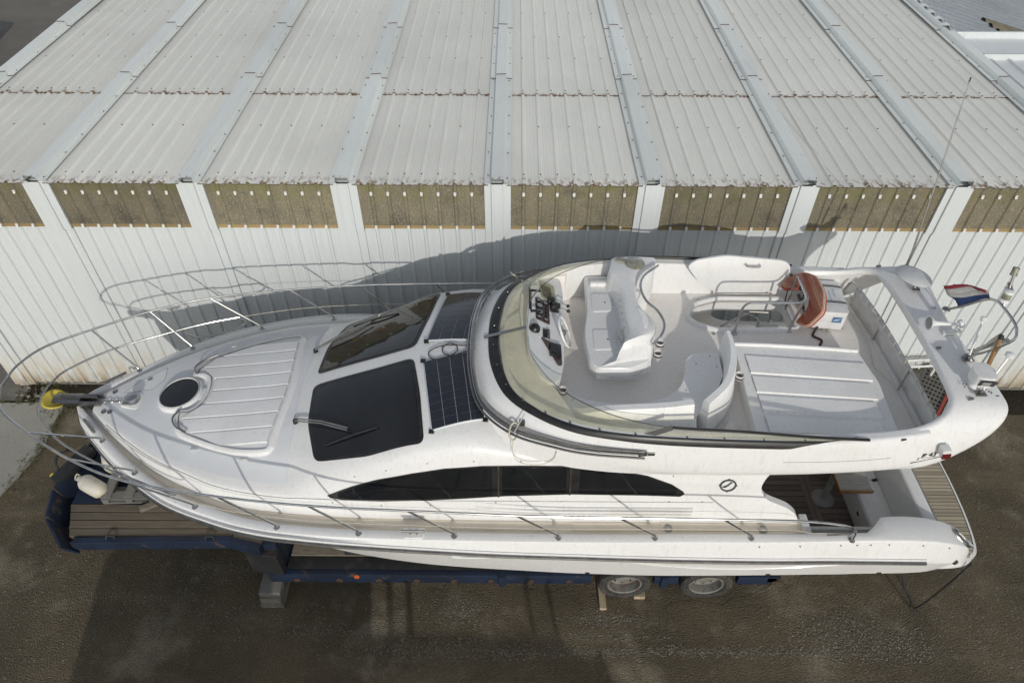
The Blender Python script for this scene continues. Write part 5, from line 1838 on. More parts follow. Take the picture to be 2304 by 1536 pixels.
# helm console
con = rpoly([(.30, 1.22), (.20, .85), (.16, .2), (.18, -.35), (.30, -.66), (.46, -.80), (.58, -.66), (.64, -.35), (.66, .3), (.68, 1.0), (.66, 1.26)], .08)
m = MB()
c = np.array(con)
rows = []
for zf, ins in ((0, 0), (.75, -.02), (.93, 0), (1, .03)):
    row = []
    for x, y in con:
        top_z = 4.40 - .16 * max(0, (x - .18)) / .5
        z = FZ + (top_z - FZ) * zf
        cx = .42 + (x - .42) * (1 - ins * 1.2)
        row.append((cx - (.06 * (1 - zf) if x > .4 else 0) * 1., y * (1 - ins * .4), z))
    row.append(row[0])
    rows.append(row)
m.grid(rows)
m.add(rows[-1][:-1], [tuple(range(len(rows[-1]) - 1))])
cn = yo('helm_console', m, 'gelcoat', smooth=50, weld=True)


def con_pt(x, y, h=.004):
    return Vector((x, y, 4.40 - .16 * (x - .18) / .5 + h))


CX, CY = Vector((1, 0, -.32)).normalized(), Vector((0, 1, 0))
CZ = CX.cross(CY)
gp = rpoly([(.29, .72), (.47, .66), (.47, .24), (.29, .30)], .02)
m = MB().prism(gp, 0, .008)
m.v = [tuple(con_pt(x, y) + CZ * z) for x, y, z in m.v]
gpn = yo('gauge_panel', m, 'burl', parent=cn, smooth=0)
for x, y, r in ((.335, .665, .036), (.425, .63, .036), (.345, .56, .052), (.345, .44, .055), (.335, .34, .036), (.425, .31, .036)):
    p = con_pt(x, y, .012)
    yo('gauge', MB().lathe([(r, 0), (r, .012), (r * .86, .016), (r * .84, .006), (.001, .006)], p, CZ, 20, cap=False), 'black', parent=cn)
    yo('gauge_dial', MB().lathe([(.001, .009), (r * .8, .009)], p, CZ, 16, cap=False).obox(p + CZ * .011, (Vector((1, .6, 0)), Vector((-.6, 1, 0)), CZ), (r * .6, .003, .001)), 'grey_plastic', parent=cn)
for y in (.40, .47, .53):
    yo('switch_bank', MB().obox(con_pt(.43, y, .018), (CX, CY, CZ), (.016, .026, .008)), 'black', parent=cn, bevel=.003)
# instrument bracket (empty), radio panel, trim panel
mb = MB().beam((.22, .72, 4.50), (.22, .34, 4.48), .10, .012, (1, 0, .3)).beam((.22, .72, 4.49), (.36, .74, 4.46), .04, .012).beam((.22, .34, 4.47), (.36, .36, 4.44), .04, .012)
yo('instrument_bracket', mb, 'black', parent=cn, bevel=.003)
m = MB().prism(rpoly([(.36, 1.02), (.50, .98), (.52, .72), (.40, .78)], .03), 0, .007)
m.v = [tuple(con_pt(x, y) + CZ * z) for x, y, z in m.v]
yo('chart_plate', m, 'burl', parent=cn, smooth=0)
m = MB().prism(rpoly([(.34, 1.08), (.55, 1.03), (.58, .66), (.37, .74)], .03), 0, .012)
m.v = [tuple(con_pt(x, y, .012) + CZ * z) for x, y, z in m.v]
yo('chart_cover', m, 'tinted_acrylic', parent=cn, smooth=0)
yo('compass', MB().lathe([(.075, 0), (.07, .02), (.055, .05), (.03, .07), (.001, .075)], con_pt(.27, .10), CZ, 22), 'black', parent=cn)
mb = MB()
yo('switch_panel', MB().obox(con_pt(.42, .06, .008), (CX, CY, CZ), (.045, .075, .008)), 'black', parent=cn, bevel=.003)
for k in range(4):
    yo('rocker_switch', MB().obox(con_pt(.445, .0 + .04 * k, .022), (CX, CY, CZ), (.018, .012, .01)), 'dullsteel', parent=cn, bevel=.002)
yo('radio_plate', MB().obox(con_pt(.345, .06, .004), (CX, CY, CZ), (.02, .09, .004)), 'white_plastic', parent=cn)
m = MB().prism(rpoly([(.34, -.02), (.60, -.14), (.60, -.44), (.55, -.46)], .025), 0, .008)
m.v = [tuple(con_pt(x, y) + CZ * z) for x, y, z in m.v]
yo('plotter_panel', m, 'burl', parent=cn, smooth=0)
yo('chart_plotter', MB().obox(con_pt(.525, -.22, .025), (CX, CY, CZ), (.075, .105, .022)), 'black', parent=cn, bevel=.01)
yo('plotter_screen', MB().obox(con_pt(.51, -.22, .049), (CX, CY, CZ), (.045, .062, .002)), 'smokeglass', parent=cn)
# throttle
yo('throttle_head', MB().obox(con_pt(.55, .56, .05), (CX, CY, CZ), (.06, .05, .06)), 'black', parent=cn, bevel=.02)
yo('throttle_head', MB().obox(con_pt(.50, .68, .04), (CX, CY, CZ), (.045, .05, .04)), 'black', parent=cn, bevel=.012)
for y in (.60, .50):
    yo('throttle_lever', MB().tube(cr([con_pt(.58, y - .02, .08), con_pt(.64, y + .0, .12), con_pt(.71, y - .02, .11)], 4), .007, 6), 'steel', parent=cn)
    yo('throttle_knob', MB().sphere(con_pt(.72, y - .02, .11), .024, 12, 8), 'black', parent=cn)
# wheel
wc = Vector((.66, .16, 4.27))
wa = Vector((1, 0, .45)).normalized()
wu = wa.orthogonal().normalized()
wv = wa.cross(wu)
ring = [wc + (wu * math.cos(t) + wv * math.sin(t)) * .21 for t in np.linspace(0, 2 * math.pi, 36, endpoint=False)]
sw = yo('steering_wheel', MB().tube(ring, .017, 10, closed=True), 'white_plastic')
for t in (0.5, 2.6, 4.7):
    yo('wheel_spoke', MB().tube([wc - wa * .03, wc + (wu * math.cos(t) + wv * math.sin(t)) * .2], .009, 8), 'steel', parent=sw)
yo('wheel_hub', MB().lathe([(.05, -.04), (.05, -.01), (.03, .01), (.001, .014)], wc, wa, 18), 'steel', parent=sw)
yo('wheel_shaft', MB().tube([wc - wa * .03, wc - wa * .16], .022, 10), 'black', parent=sw)


def cup(name, x, y, z, parent=None, d=(1, 0)):
    o = yo(name, MB().lathe([(.045, 0), (.052, .02), (.055, .075), (.05, .075), (.047, .02), (.001, .012)], (x, y, z), (0, 0, 1), 18, cap=False), 'buoy_pale' if False else 'white_plastic')
    yo('cup_inside', MB().lathe([(.001, .03), (.046, .03)], (x, y, z), (0, 0, 1), 16, cap=False), 'burl', parent=o)
    yo('cup_band', MB().lathe([(.057, .022), (.058, .035), (.0565, .05)], (x, y, z), (0, 0, 1), 18, cap=False), 'burl', parent=o)
    return o


cup('cup_holder', .60, -.74, 4.10)

# helm seat with wrap-round back
seat = rpoly([(1.00, 1.40), (.98, .62), (.93, .35), (.91, .12), (.95, -.30), (1.04, -.42), (1.45, -.42), (1.70, -.30), (1.80, -.05), (1.72, .3), (1.62, .7), (1.72, 1.0), (1.95, 1.18), (1.97, 1.40)], .06)
seat_b = [(1.36 + (x - 1.36) * .9, .45 + (y - .45) * .86) for x, y in seat]
hs = yo('helm_seat', MB().grid([[(x, y, z) for x, y in L + [L[0]]] for L, z in ((seat_b, FZ), (seat_b, FZ + .08), ([(1.36 + (x - 1.36) * .97, .45 + (y - .45) * .95) for x, y in seat], FZ + .14), (seat, FZ + .24), (seat, FZ + .32), ([(1.36 + (x - 1.36) * .96, .45 + (y - .45) * .975) for x, y in seat], FZ + .345))]).prism([(1.36 + (x - 1.36) * .96, .45 + (y - .45) * .975) for x, y in seat], FZ + .30, FZ + .346), 'gelcoat', smooth=50)
b_in = cr([(1.36, 1.40), (1.31, 1.12), (1.37, .93), (1.43, .65), (1.43, .30), (1.44, -.03), (1.40, -.20), (1.30, -.33)], 4)
b_out = cr([(1.97, 1.40), (1.90, 1.14), (1.70, .93), (1.60, .70), (1.63, .40), (1.74, .20), (1.78, .0), (1.70, -.20)], 4)
back = b_in + b_out[::-1]
b_in2 = [(x - .06, y) for x, y in b_in]
rows = []
bi, bo = np.array(b_in), np.array(b_out)
for k in range(len(bi)):
    i_, o_ = bi[k], bo[k]
    zt = 4.52 if k < 27 else 4.52 - (k - 26) * .05
    lean = np.array([-.035, 0])
    rows.append([(*(i_ + lean), FZ + .33), (*(i_ * .98 + lean * .3 + .02 * o_), zt - .03), (*(i_ * .9 + o_ * .1), zt), (*(i_ * .5 + o_ * .5), zt + .012), (*(i_ * .08 + o_ * .92), zt), (*o_, zt - .03), (*(o_ + (.02, 0)), FZ + .2)])
mbk = MB().grid(rows)
for k in (0, -1):
    mbk.add(rows[k], [tuple(range(7))])
yo('seat_back', mbk, 'gelcoat', parent=hs, smooth=50)
# near end cheek of the seat: a wedge falling to the seat front
yo('seat_cheek', MB().add([(1.02, -.40, 4.18), (1.30, -.33, 4.26), (1.62, -.20, 4.46), (1.70, -.24, 4.40), (1.74, -.28, 3.98), (1.50, -.40, 3.98), (1.05, -.41, 4.0), (1.30, -.26, 4.20), (1.60, -.12, 4.40)],
                          [(0, 1, 2, 3, 4, 5, 6), (0, 7, 1), (1, 7, 8, 2)]), 'gelcoat', parent=hs, smooth=60)
for (x0, x1, y0, y1) in ((1.06, 1.34, .62, 1.0), (1.03, 1.32, -.10, .28)):
    lid2 = rpoly([(x0, y0), (x1, y0 + .02), (x1, y1), (x0, y1)], .05)
    yo('seat_lid', MB().prism(lid2, FZ + .343, FZ + .356), 'gelcoat', parent=hs, bevel=.004)
    yo('lid_finger_hole', MB().lathe([(.012, 0), (.011, .004)], ((x0 + x1) / 2 + .04, (y0 + y1) / 2, FZ + .355), (0, 0, 1), 10), 'black', parent=hs)
yo('seat_bolster', MB().box(1.06, 1.32, 1.14, 1.22, FZ + .34, FZ + .41), 'vinyl', parent=hs, bevel=.03, seg=3)
bl_ = rpoly([(1.70, .34), (1.75, .20), (1.74, .02), (1.66, -.08), (1.62, .05), (1.60, .22)], .05)
yo('back_recess', MB().prism([(x - .05, y) for x, y in rpoly([(1.62, .36), (1.72, .28), (1.74, .05), (1.68, -.06), (1.66, .05), (1.66, .2)], .05)], 4.525, 4.536), 'vinyl', parent=hs, bevel=.004)
yo('back_cushion_disc', MB().lathe([(.13, 0), (.135, .01), (.10, .03), (.001, .04)], (1.66, 1.24, 4.53), (0, 0, 1), 26).obox((1.47, 1.30, 4.545), ((1, -.3, 0), (.3, 1, 0), (0, 0, 1)), (.07, .04, .012)), 'clearlens', parent=hs)
gr_ = cr([(1.98, 1.24, 4.50), (1.92, 1.12, 4.57), (1.74, .93, 4.58), (1.66, .70, 4.58), (1.70, .42, 4.58), (1.82, .22, 4.58), (1.87, .0, 4.57), (1.80, -.20, 4.55), (1.70, -.24, 4.45)], 5)
yo('seat_grab_rail', MB().tube(gr_, .017, 10), 'steel', parent=hs)
yo('handset_box', MB().obox((1.42, .12, FZ + .40), ((1, .3, 0), (-.3, 1, 0), (0, 0, 1)), (.06, .07, .05)), 'canvas', parent=hs, bevel=.012)
mb = MB()
for y in (.9, .75, .62, .5, .38, .25, .1):
    mb.lathe([(.012, 0), (.010, .006)], (1.405 + .0 * y, y, 4.40), (-1, 0, .3), 8)
yo('upholstery_studs', mb, 'dullsteel', parent=hs)
hs.children[-1]['kind'] = 'stuff'
cup('cup_holder', 1.86, -.02, 4.20)
cup('cup_holder', 1.83, -.13, 4.12)

# L-shaped guest bench on the near side
bf = cr([(.44, -.72), (.60, -.70), (.80, -.82), (1.09, -.90), (1.46, -.91), (1.80, -.83), (2.02, -.66), (2.13, -.42), (2.18, -.20), (2.28, -.09), (2.45, -.06)], 4)
bench = bf + [(2.62, -.06), (2.60, -.45), (2.35, -.95), (2.15, -1.10), (2.1, -1.40), (1.2, -1.40), (.75, -1.28), (.42, -1.04), (.30, -.80)]
bn = yo('guest_bench', MB().prism(bench, FZ, 4.12), 'vinyl', bevel=.03, seg=3, smooth=50)
rows = []
for s, w0 in ((.62, -1.10), (.80, -1.18), (1.05, -1.22), (1.30, -1.22), (1.55, -1.205), (1.80, -1.18), (1.98, -1.15), (2.06, -1.14)):
    h = 4.42 - .20 * max(0, (1.1 - s)) / .5
    rows.append([(s + .02, w0 + .10, 4.10), (s, w0 + .05, h - .03), (s, w0 + .035, h), (s, w0 - .04, h), (s, w0 - .06, h - .03), (s + .03, w0 - .13, 4.08)])
mb = MB().grid(rows)
for k in (0, -1):
    mb.add(rows[k], [tuple(range(6))])
yo('bench_back', mb, 'vinyl', parent=bn, smooth=50)
oi = cr([(2.66, .02), (2.655, -.25), (2.58, -.55), (2.44, -.84), (2.19, -1.09)], 6)
oo = cr([(2.725, .02), (2.735, -.22), (2.69, -.52), (2.53, -.88), (2.23, -1.19)], 6)
rows = []
for k, (a, b) in enumerate(zip(oi, oo)):
    a, b = np.array(a), np.array(b)
    d = (b - a) / np.linalg.norm(b - a)
    z1 = 4.44 - .02 * (k / len(oi))
    rows.append([(*(a - d * .02), 3.9), (*(a - d * .005), z1 - .04), (*(a + d * .012), z1), (*(b - d * .012), z1), (*b, z1 - .04), (*(b + d * .06), 4.0), (*(b + d * .05), 3.86)])
mb = MB().grid(rows)
for k in (0, -1):
    mb.add(rows[k], [tuple(range(7))])
yo('bench_back', mb, 'vinyl', parent=bn, smooth=50)
cup('cup_holder', 2.78, -.50, 4.12)
mb = MB()
for x, y in ((.72, -.86), (1.2, -.97), (1.75, -.94), (2.1, -.7), (2.3, -.25), (2.5, -.12), (2.55, -.3)):
    mb.lathe([(.010, 0), (.009, .005)], (x, y, 4.118), (0, 0, 1), 8)
yo('upholstery_studs', mb, 'dullsteel', parent=bn)
bn.children[-1]['kind'] = 'stuff'
yo('locker_wedge', MB().add([(2.32, -1.33, FZ), (2.62, -1.02, FZ + .10), (2.74, -1.40, FZ), (2.32, -1.40, FZ), (2.62, -1.06, FZ + .10)], [(0, 1, 2), (0, 2, 3)]).tube([(2.34, -1.30, FZ + .01), (2.62, -1.02, FZ + .10), (2.76, -1.38, FZ + .01)], .012, 6), 'flyfloor', smooth=40)

# aft sun pad
pad = rpoly([(2.82, -1.36), (2.84, -.75), (2.88, .17), (4.44, .04), (4.52, -.5), (4.46, -1.34)], .05)
ap = yo('aft_sunpad', MB().prism(pad, FZ, 4.07), 'vinyl', bevel=.025, seg=3, smooth=50)
yo('sunpad_lip', MB().tube(cr([(2.88, .15, 4.075), (3.3, .13, 4.08), (3.9, .085, 4.08), (4.44, .035, 4.075)], 4), .026, 8), 'vinyl', parent=ap)
for k in range(4):
    y0, y1 = [( -.06, -.37), (-.42, -.69), (-.74, -1.0), (-1.05, -1.30)][k]
    P = []
    for u in np.linspace(0, 1, 6):
        s = 2.97 + (4.45 - .05 * k - 2.97) * u
        off = -.14 * u * .95
        row = []
        for f, h in ((0, 4.068), (.03, 4.092), (.5, 4.094), (.97, 4.092), (1, 4.068)):
            row.append((s, y0 + off * (1 - k * .12) + (y1 - y0) * f * (1 - .02 * u), h))
        P.append(row)
    yo('sunpad_board', MB().grid(P), 'vinyl', parent=ap, smooth=20)

# stairwell lid standing open against the far coaming
lidp = rpoly([(2.42, 4.40), (2.52, 4.50), (2.92, 4.58), (3.72, 4.50), (3.84, 4.44), (3.88, 4.28), (3.80, 4.02), (3.62, 3.96), (2.86, 3.96), (2.60, 4.16)], .09)
m = MB().prism(lidp, 0, .035)
m.v = [(x, 1.33 + (y - 3.96) * .06 + z, y) for x, y, z in m.v]
sl2 = yo('stair_lid', m, 'gelcoat', bevel=.01, smooth=50)
yo('lid_handle', MB().tube(cr([(3.22, 1.36, 4.46), (3.23, 1.30, 4.45), (3.40, 1.30, 4.44), (3.41, 1.36, 4.45)], 4), .011, 8), 'steel', parent=sl2)
yo('lid_hinge', MB().tube([(2.88, 1.32, 3.945), (3.70, 1.32, 3.945)], .014, 8), 'steel', parent=sl2)
yo('lid_strut', MB().tube([(3.86, 1.18, 3.9), (3.88, 1.30, 4.28)], .009, 8).sphere((3.88, 1.30, 4.30), .022, 10, 6), 'black', parent=sl2)
# stair guard rail
gr2 = cr([(3.02, .58, FZ), (3.02, .58, 4.25), (3.05, .56, 4.40), (3.14, .54, 4.45), (3.45, .54, 4.45), (3.74, .55, 4.45), (3.83, .60, 4.45), (3.86, .70, 4.45), (3.87, 1.0, 4.44), (3.87, 1.10, 4.40), (3.87, 1.12, FZ)], 5)
sg = yo('stair_guard_rail', MB().tube(gr2, .017, 10), 'steel')
yo('guard_post', MB().tube([(3.80, .58, 4.45), (3.78, .64, FZ)], .017, 10), 'steel', parent=sg)
for x, y in ((3.02, .58), (3.78, .64), (3.87, 1.12)):
    yo('rail_foot', MB().lathe([(.042, 0), (.038, .012), (.02, .025)], (x, y, FZ), (0, 0, 1), 16), 'steel', parent=sg)
# speakers in the coaming and pop-up drains
for side in (-1, 1):
    sp_ = yo('speaker', MB().lathe([(.11, 0), (.105, .012), (.085, .014)], (4.32, side * 1.415, 4.05), (0, -side, .12), 24), 'white_plastic')
    yo('speaker_grille', MB().lathe([(.001, .015), (.084, .014)], (4.32, side * 1.415, 4.05), (0, -side, .12), 24, cap=False), 'cream', parent=sp_)
for x, y in ((2.66, 1.26), (2.74, .58)):
    yo('deck_socket', MB().lathe([(.028, 0), (.026, .008), (.014, .008), (.012, .002)], (x, y, FZ), (0, 0, 1), 14), 'grey_plastic')

# ------------------------------------------------------------------ solar panels on the cabin top
for side in (-1, 1):
    if side > 0:
        q = [(-1.13, .15), (-.47, .06), (-.36, 1.19), (-.93, 1.21)]
    else:
        q = [(-1.14, -.20), (-.47, -.11), (-.32, -1.12), (-.95, -1.24)]
    pn = yo('solar_panel', MB().grid(patch_top(q, .014)), 'panelback', smooth=50, solid=.006)
    nu, nv = 4, 9
    A_ = [np.array(c_) for c_ in q]
    for i in range(nu):
        for j in range(nv):
            def bl(u, v):
                return tuple(A_[0] * (1 - u) * (1 - v) + A_[1] * u * (1 - v) + A_[2] * u * v + A_[3] * (1 - u) * v)
            m0 = .02
            u0, u1 = m0 + (1 - 2 * m0) * (i + .012) / nu, m0 + (1 - 2 * m0) * (i + .988) / nu
            v0, v1 = m0 + (1 - 2 * m0) * (j + .014) / nv, m0 + (1 - 2 * m0) * (j + .986) / nv
            yo('solar_cell', MB().grid(patch_top([bl(u0, v0), bl(u1, v0), bl(u1, v1), bl(u0, v1)], .0235, 2, 2)), 'cellblue', parent=pn, smooth=0)
    for c_ in (q[0], q[3], q[2]):
        yo('panel_corner', MB().obox((c_[0], c_[1], dz(*c_) + .022), ((1, .1 * side, 0), (-.1 * side, 1, 0), tuple(nrm_top(*c_))), (.03, .03, .008)), 'black', parent=pn)
cc_ = cr([(-.42, -.04, 0), (-.60, -.02, 0), (-.85, .02, 0), (-1.02, -.01, 0), (-1.08, -.10, 0), (-1.0, -.2, 0), (-.85, -.2, 0), (-.72, -.12, 0), (-.72, -.02, 0), (-.82, .05, 0), (-.9, -.02, 0), (-.88, -.12, 0), (-.75, -.18, 0), (-.6, -.12, 0), (-.42, -.10, 0)], 6)
tag(obj('solar_cable', MB().tube([(x, y, dz(x, y) + .022 + .006 * (k % 3 == 0)) for k, (x, y, z) in enumerate(cc_)], .007, 6).tube([(-.56, -.02, dz(-.56, 0) + .03), (-.38, -.03, dz(-.4, 0) + .05)], .018, 8).tube([(-.58, -.10, dz(-.56, 0) + .03), (-.40, -.10, dz(-.4, 0) + .05)], .018, 8), 'rubber', loc=BO), 'looped black solar cable lying between the two solar panels', 'cable')

# ------------------------------------------------------------------ folded bimini frame laid round the flybridge front
bm_ = tag(thing('bimini_frame', 'folded stainless bimini frame laid round the front of the flybridge', 'frame', BO))
base = [(-.50, 0), (-.47, .5), (-.34, 1.0), (.02, 1.36), (.5, 1.53), (.88, 1.61), (1.46, 1.66)]
for k, (off, dzz, m_) in enumerate(((.0, .0, 'steel'), (.035, .012, 'steel'), (.07, -.006, 'dullsteel'), (.015, .04, 'dullsteel'))):
    hp = []
    for s, w in base:
        n = np.array((-1., 0)) if w == 0 else np.array((s - .9, w)) / np.linalg.norm((s - .9, w)) if s < .6 else np.array((0., 1.))
        zz = np.interp(s, [-.5, -.34, .02, .5, .88, 1.46], [4.24, 4.20, 4.18, 4.16, 4.15, 4.15])
        hp.append((s + n[0] * off, w + n[1] * off, zz + dzz))
    full_ = [(x, -y, z) for x, y, z in hp[:0:-1]] + hp
    obj('hoop', MB().tube(cr(full_, 7), .0145, 8), m_, bm_)
for side in (-1, 1):
    obj('hinge', MB().obox((1.44, side * 1.68, 4.17), ((1, 0, .2), (0, 1, 0), (-.2, 0, 1)), (.05, .03, .02)), 'dullsteel', bm_, bevel=.006)
    obj('end_fitting', MB().obox((1.54, side * 1.67, 4.15), ((1, 0, 0), (0, 1, 0), (0, 0, 1)), (.04, .018, .018)), 'steel', bm_, bevel=.006)
    obj('deck_hinge', MB().box(.08, .14, side * 1.30 - .02, side * 1.30 + .02, 4.18, 4.25), 'dullsteel', bm_, bevel=.006)
    obj('strut', MB().tube([(.02, side * 1.42, 4.2), (.14, side * 1.27, 4.36)], .007, 6), 'steel', bm_)
    obj('lashing', MB().tube(cr([(-.02, side * 1.36, 4.24), (-.04, side * 1.46, 4.20), (.0, side * 1.48, 4.13), (.05, side * 1.40, 4.12), (.06, side * 1.32, 4.2), (.02, side * 1.32, 4.25)], 5, True), .011, 6, closed=True), 'rope_white', bm_)
# thin cord hanging from the frame down the cabin side
cd_ = [(.0, -1.47), (.0, -1.50), (.03, -1.52), (.12, -1.545), (.25, -1.555), (.38, -1.545), (.47, -1.52), (.5, -1.49)]
cz = [4.12, 3.98, 3.86, 3.80, 3.785, 3.80, 3.88, 4.02]


def flank(s, z):
    # outermost |w| of the coaming flank near (s, z)
    best = 1.5
    x = np.interp(s, [-.4, -.08, .45, 1.05], [2, 3, 4, 5])
    st = np.array([coam(x, r) for r in (0, 1, 2)])
    return float(np.interp(z, st[:, 2], st[:, 1]))


pts = cr([(s, -(max(flank(s, z), abs(w)) + .012), z) for (s, w), z in zip(cd_, cz)], 5)
obj('hanging_cord', MB().tube(pts, .005, 5), 'rope_white', bm_)

# ------------------------------------------------------------------ cockpit and stern
CF_ = 1.75
yo('cockpit_sole', MB().box(2.46, 5.2, -1.62, 1.62, CF_ - .05, CF_ - .012), 'rubber', smooth=0)
xs = [2.48, 3.30, 4.28, 4.38, 4.80]
for j in range(33):
    y = -1.58 + j * .096
    for x0, x1 in ((2.48, 4.245), (4.405, 5.0)):
        yo('teak_plank', MB().box(x0, x1, y, y + .084, CF_ - .012, CF_), 'teak_dark', smooth=0)
for x0 in (4.25, 4.33):
    yo('teak_border', MB().box(x0, x0 + .072, -1.58, 1.58, CF_ - .012, CF_ + .001), 'teak_dark', smooth=0)
for side in (-1, 1):
    yo('cockpit_side', MB().box(2.46, 5.0, min(side * 1.64, side * 1.60), max(side * 1.64, side * 1.60), CF_ - .05, 2.55), 'gelcoat', smooth=0)
    yo('cockpit_ledge', MB().box(3.68, 4.6, min(side * 1.86, side * 1.60), max(side * 1.86, side * 1.60), 2.2, 2.26), 'gelcoat', bevel=.01)
st_ = yo('transom_seat', MB().box(4.80, 5.28, -1.60, 1.60, CF_, 2.14), 'gelcoat', bevel=.02)
yo('seat_cushion_top', MB().box(4.82, 5.16, -1.35, -.62, 2.142, 2.152), 'vinyl', parent=st_, bevel=.004)
yo('seat_cushion_top', MB().box(4.82, 5.16, -.61, 1.2, 2.142, 2.152), 'vinyl', parent=st_, bevel=.004)
yo('seat_latch', MB().obox((5.12, -.62, 2.158), ((1, .3, 0), (-.3, 1, 0), (0, 0, 1)), (.035, .02, .006)), 'black', parent=st_)
yo('courtesy_light', MB().box(4.794, 4.80, -1.08, -1.02, 1.95, 1.99).box(4.794, 4.80, -.55, -.49, 1.98, 2.02), 'black', parent=st_)
yo('transom', MB().add([(5.16, -1.61, 2.14), (5.30, -1.61, 2.54), (5.46, -1.61, 2.54), (5.58, -1.61, 1.40), (5.16, 1.61, 2.14), (5.30, 1.61, 2.54), (5.46, 1.61, 2.54), (5.58, 1.61, 1.40)],
                       [(0, 1, 5, 4), (1, 2, 6, 5), (2, 3, 7, 6), (0, 3, 2, 1), (4, 5, 6, 7), (0, 4, 7, 3)]), 'gelcoat', bevel=.03, seg=3, smooth=50)
# table
tb = yo('cockpit_table', MB().box(4.43, 4.86, -.98, .55, 2.40, 2.44), 'table_grey', bevel=.006)
yo('table_edge', MB().box(4.415, 4.875, -1.0, -.98, 2.385, 2.445).box(4.415, 4.43, -.98, .55, 2.385, 2.445), 'varnish', parent=tb, bevel=.004)
yo('table_leg', MB().tube([(4.50, -.66, CF_ + .01), (4.60, -.52, 2.40)], .045, 14), 'grey_plastic', parent=tb)
yo('table_foot', MB().lathe([(.16, 0), (.15, .012), (.06, .03)], (4.50, -.66, CF_ + .001), (0, 0, 1), 26), 'grey_plastic', parent=tb)
# swim platform
plat = cr([(5.50, 1.58), (6.15, 1.56), (6.42, 1.46), (6.54, 1.25), (6.62, .7), (6.65, 0), (6.62, -.7), (6.54, -1.25), (6.42, -1.46), (6.15, -1.56), (5.50, -1.58)], 5)
pf = yo('swim_platform', MB().prism(plat, 1.42, 1.535), 'gelcoat', bevel=.012, smooth=50)
PL = np.array(plat)
for j in range(51):
    y = -1.53 + j * .0602
    xe = min(float(np.interp(yy_, PL[5:-5, 1][::-1], PL[5:-5, 0][::-1])) for yy_ in (y, y + .054)) - .045
    xi_ = 5.60 if abs(y + .04) < 1.46 else 6.05
    if xe > xi_ + .05:
        yo('teak_plank', MB().box(xi_, xe, y, y + .0490, 1.535, 1.546), 'teak_grey', parent=pf, smooth=0)
yo('platform_caulk', MB().prism([(6.05 + (x - 6.05) * .955, y * .965) for x, y in plat], 1.534, 1.538), 'rubber', parent=pf, smooth=0)
for side in (-1, 1):
    # stern oval window and cleat on the quarter
    c, n, i_, d_ = HB.ray_cast(Vector((5.74, side * 1.68, 4)), Vector((0, 0, -1)))
    n = n if n.z > 0 else -n
    c = c + n * .006
    u = Vector((.75, side * .35, -.62))
    u = (u - n * u.dot(n)).normalized()
    v = n.cross(u)
    ov = [c + u * .16 * math.cos(t) + v * .075 * math.sin(t) for t in np.linspace(0, 2 * math.pi, 28, endpoint=False)]
    so = yo('stern_fairlead', MB().tube(ov, .016, 8, closed=True), 'steel')
    yo('fairlead_dish', MB().add([p_ - n * .0 for p_ in ov], [tuple(range(28))]), 'dullsteel', parent=so, smooth=0)
    c2, n2_, i_, d_ = HB.ray_cast(Vector((5.93, side * 1.62, 4)), Vector((0, 0, -1)))
    yo('stern_cleat', MB().tube([c2 - u * .09 + n * .03, c2 + u * .09 + n * .03], .02, 10).tube([c2 - n * .03, c2 + n * .03], .02, 8), 'steel')
    yo('drain_scoop', MB().lathe([(.04, 0), (.035, .012), (.02, .014)], (5.70, side * 1.875, 2.16), (.25, side, .2), 14), 'steel')
    for s in (3.4, 1.0, 4.9):
        a = cap(s)
        yo('skin_fitting', MB().lathe([(.035, 0), (.03, .02)], (s, side * (a[3] + .005), a[4] + .05), (0, side, 0), 12), 'dullsteel')

# ================================================================== THINGS STOWED ON THE YACHT
BOv = Vector(BO)
# anchor in its bow roller
an_ = thing('bow_anchor', 'yellow and grey anchor hanging in the bow roller at the tip of the yacht', 'anchor', (-6.30, 6.4, 2.90))
P = []
for k in range(9):
    t = k / 8
    row = []
    for j in range(9):
        v = (j - 4) / 4
        row.append((-.02 - .30 * t + .09 * (1 - t) * abs(v), v * (.06 + .23 * math.sin(math.pi * min(1, .12 + t * .72))), .24 - .32 * t * t + .10 * v * v - .02 * abs(v)))
    P.append(row)
P = []
for k in range(7):
    r_ = k / 6
    P.append([(-.06 + .155 * r_ * math.cos(t) + .0, .175 * r_ * math.sin(t) * (1 - .12 * math.cos(t)), .12 + .05 * r_ * r_ - .05 * r_ * math.cos(t)) for t in np.linspace(0, 2 * math.pi, 29)])
obj('fluke', MB().grid(P), 'yellow', an_, smooth=60, solid=.02)
obj('shank', MB().beam((.55, 0, .20), (.06, 0, .24), .035, .06).beam((.06, 0, .24), (-.04, 0, .13), .035, .05), 'dullsteel', an_, bevel=.008)
obj('hook_tip', MB().tube([(-.02, -.02, .17), (-.06, -.06, .15)], .010, 6), 'dullsteel', an_)

# life raft canister
rf = thing('life_raft_canister', 'white plastic life raft canister strapped to the flybridge floor behind the red lifebuoy', 'life raft', (4.33, 6.4 + 1.0, FZ), R(-6))
for z0, z1, nm in ((.03, .16, 'lower_shell'), (.165, .33, 'upper_shell')):
    obj(nm, MB().prism(rpoly([(-.22, -.34), (.22, -.34), (.22, .34), (-.22, .34)], .06), z0, z1), 'white_plastic', rf, bevel=.035, seg=3, smooth=50)
for y in (-.14, .2):
    obj('strap', MB().tube(cr([(-.24, y, .02), (-.235, y, .2), (-.21, y, .325), (-.15, y, .345), (.15, y, .345), (.21, y, .325), (.235, y, .2), (.24, y, .02)], 3), .009, 6), 'black', rf)
for x in (-.2, .2):
    obj('cradle', MB().box(x - .03, x + .03, -.3, .3, 0, .03), 'dullsteel', rf)
pm('print_blue', (.06, .16, .33), .5, c2=(.10, .22, .40), scale=60)
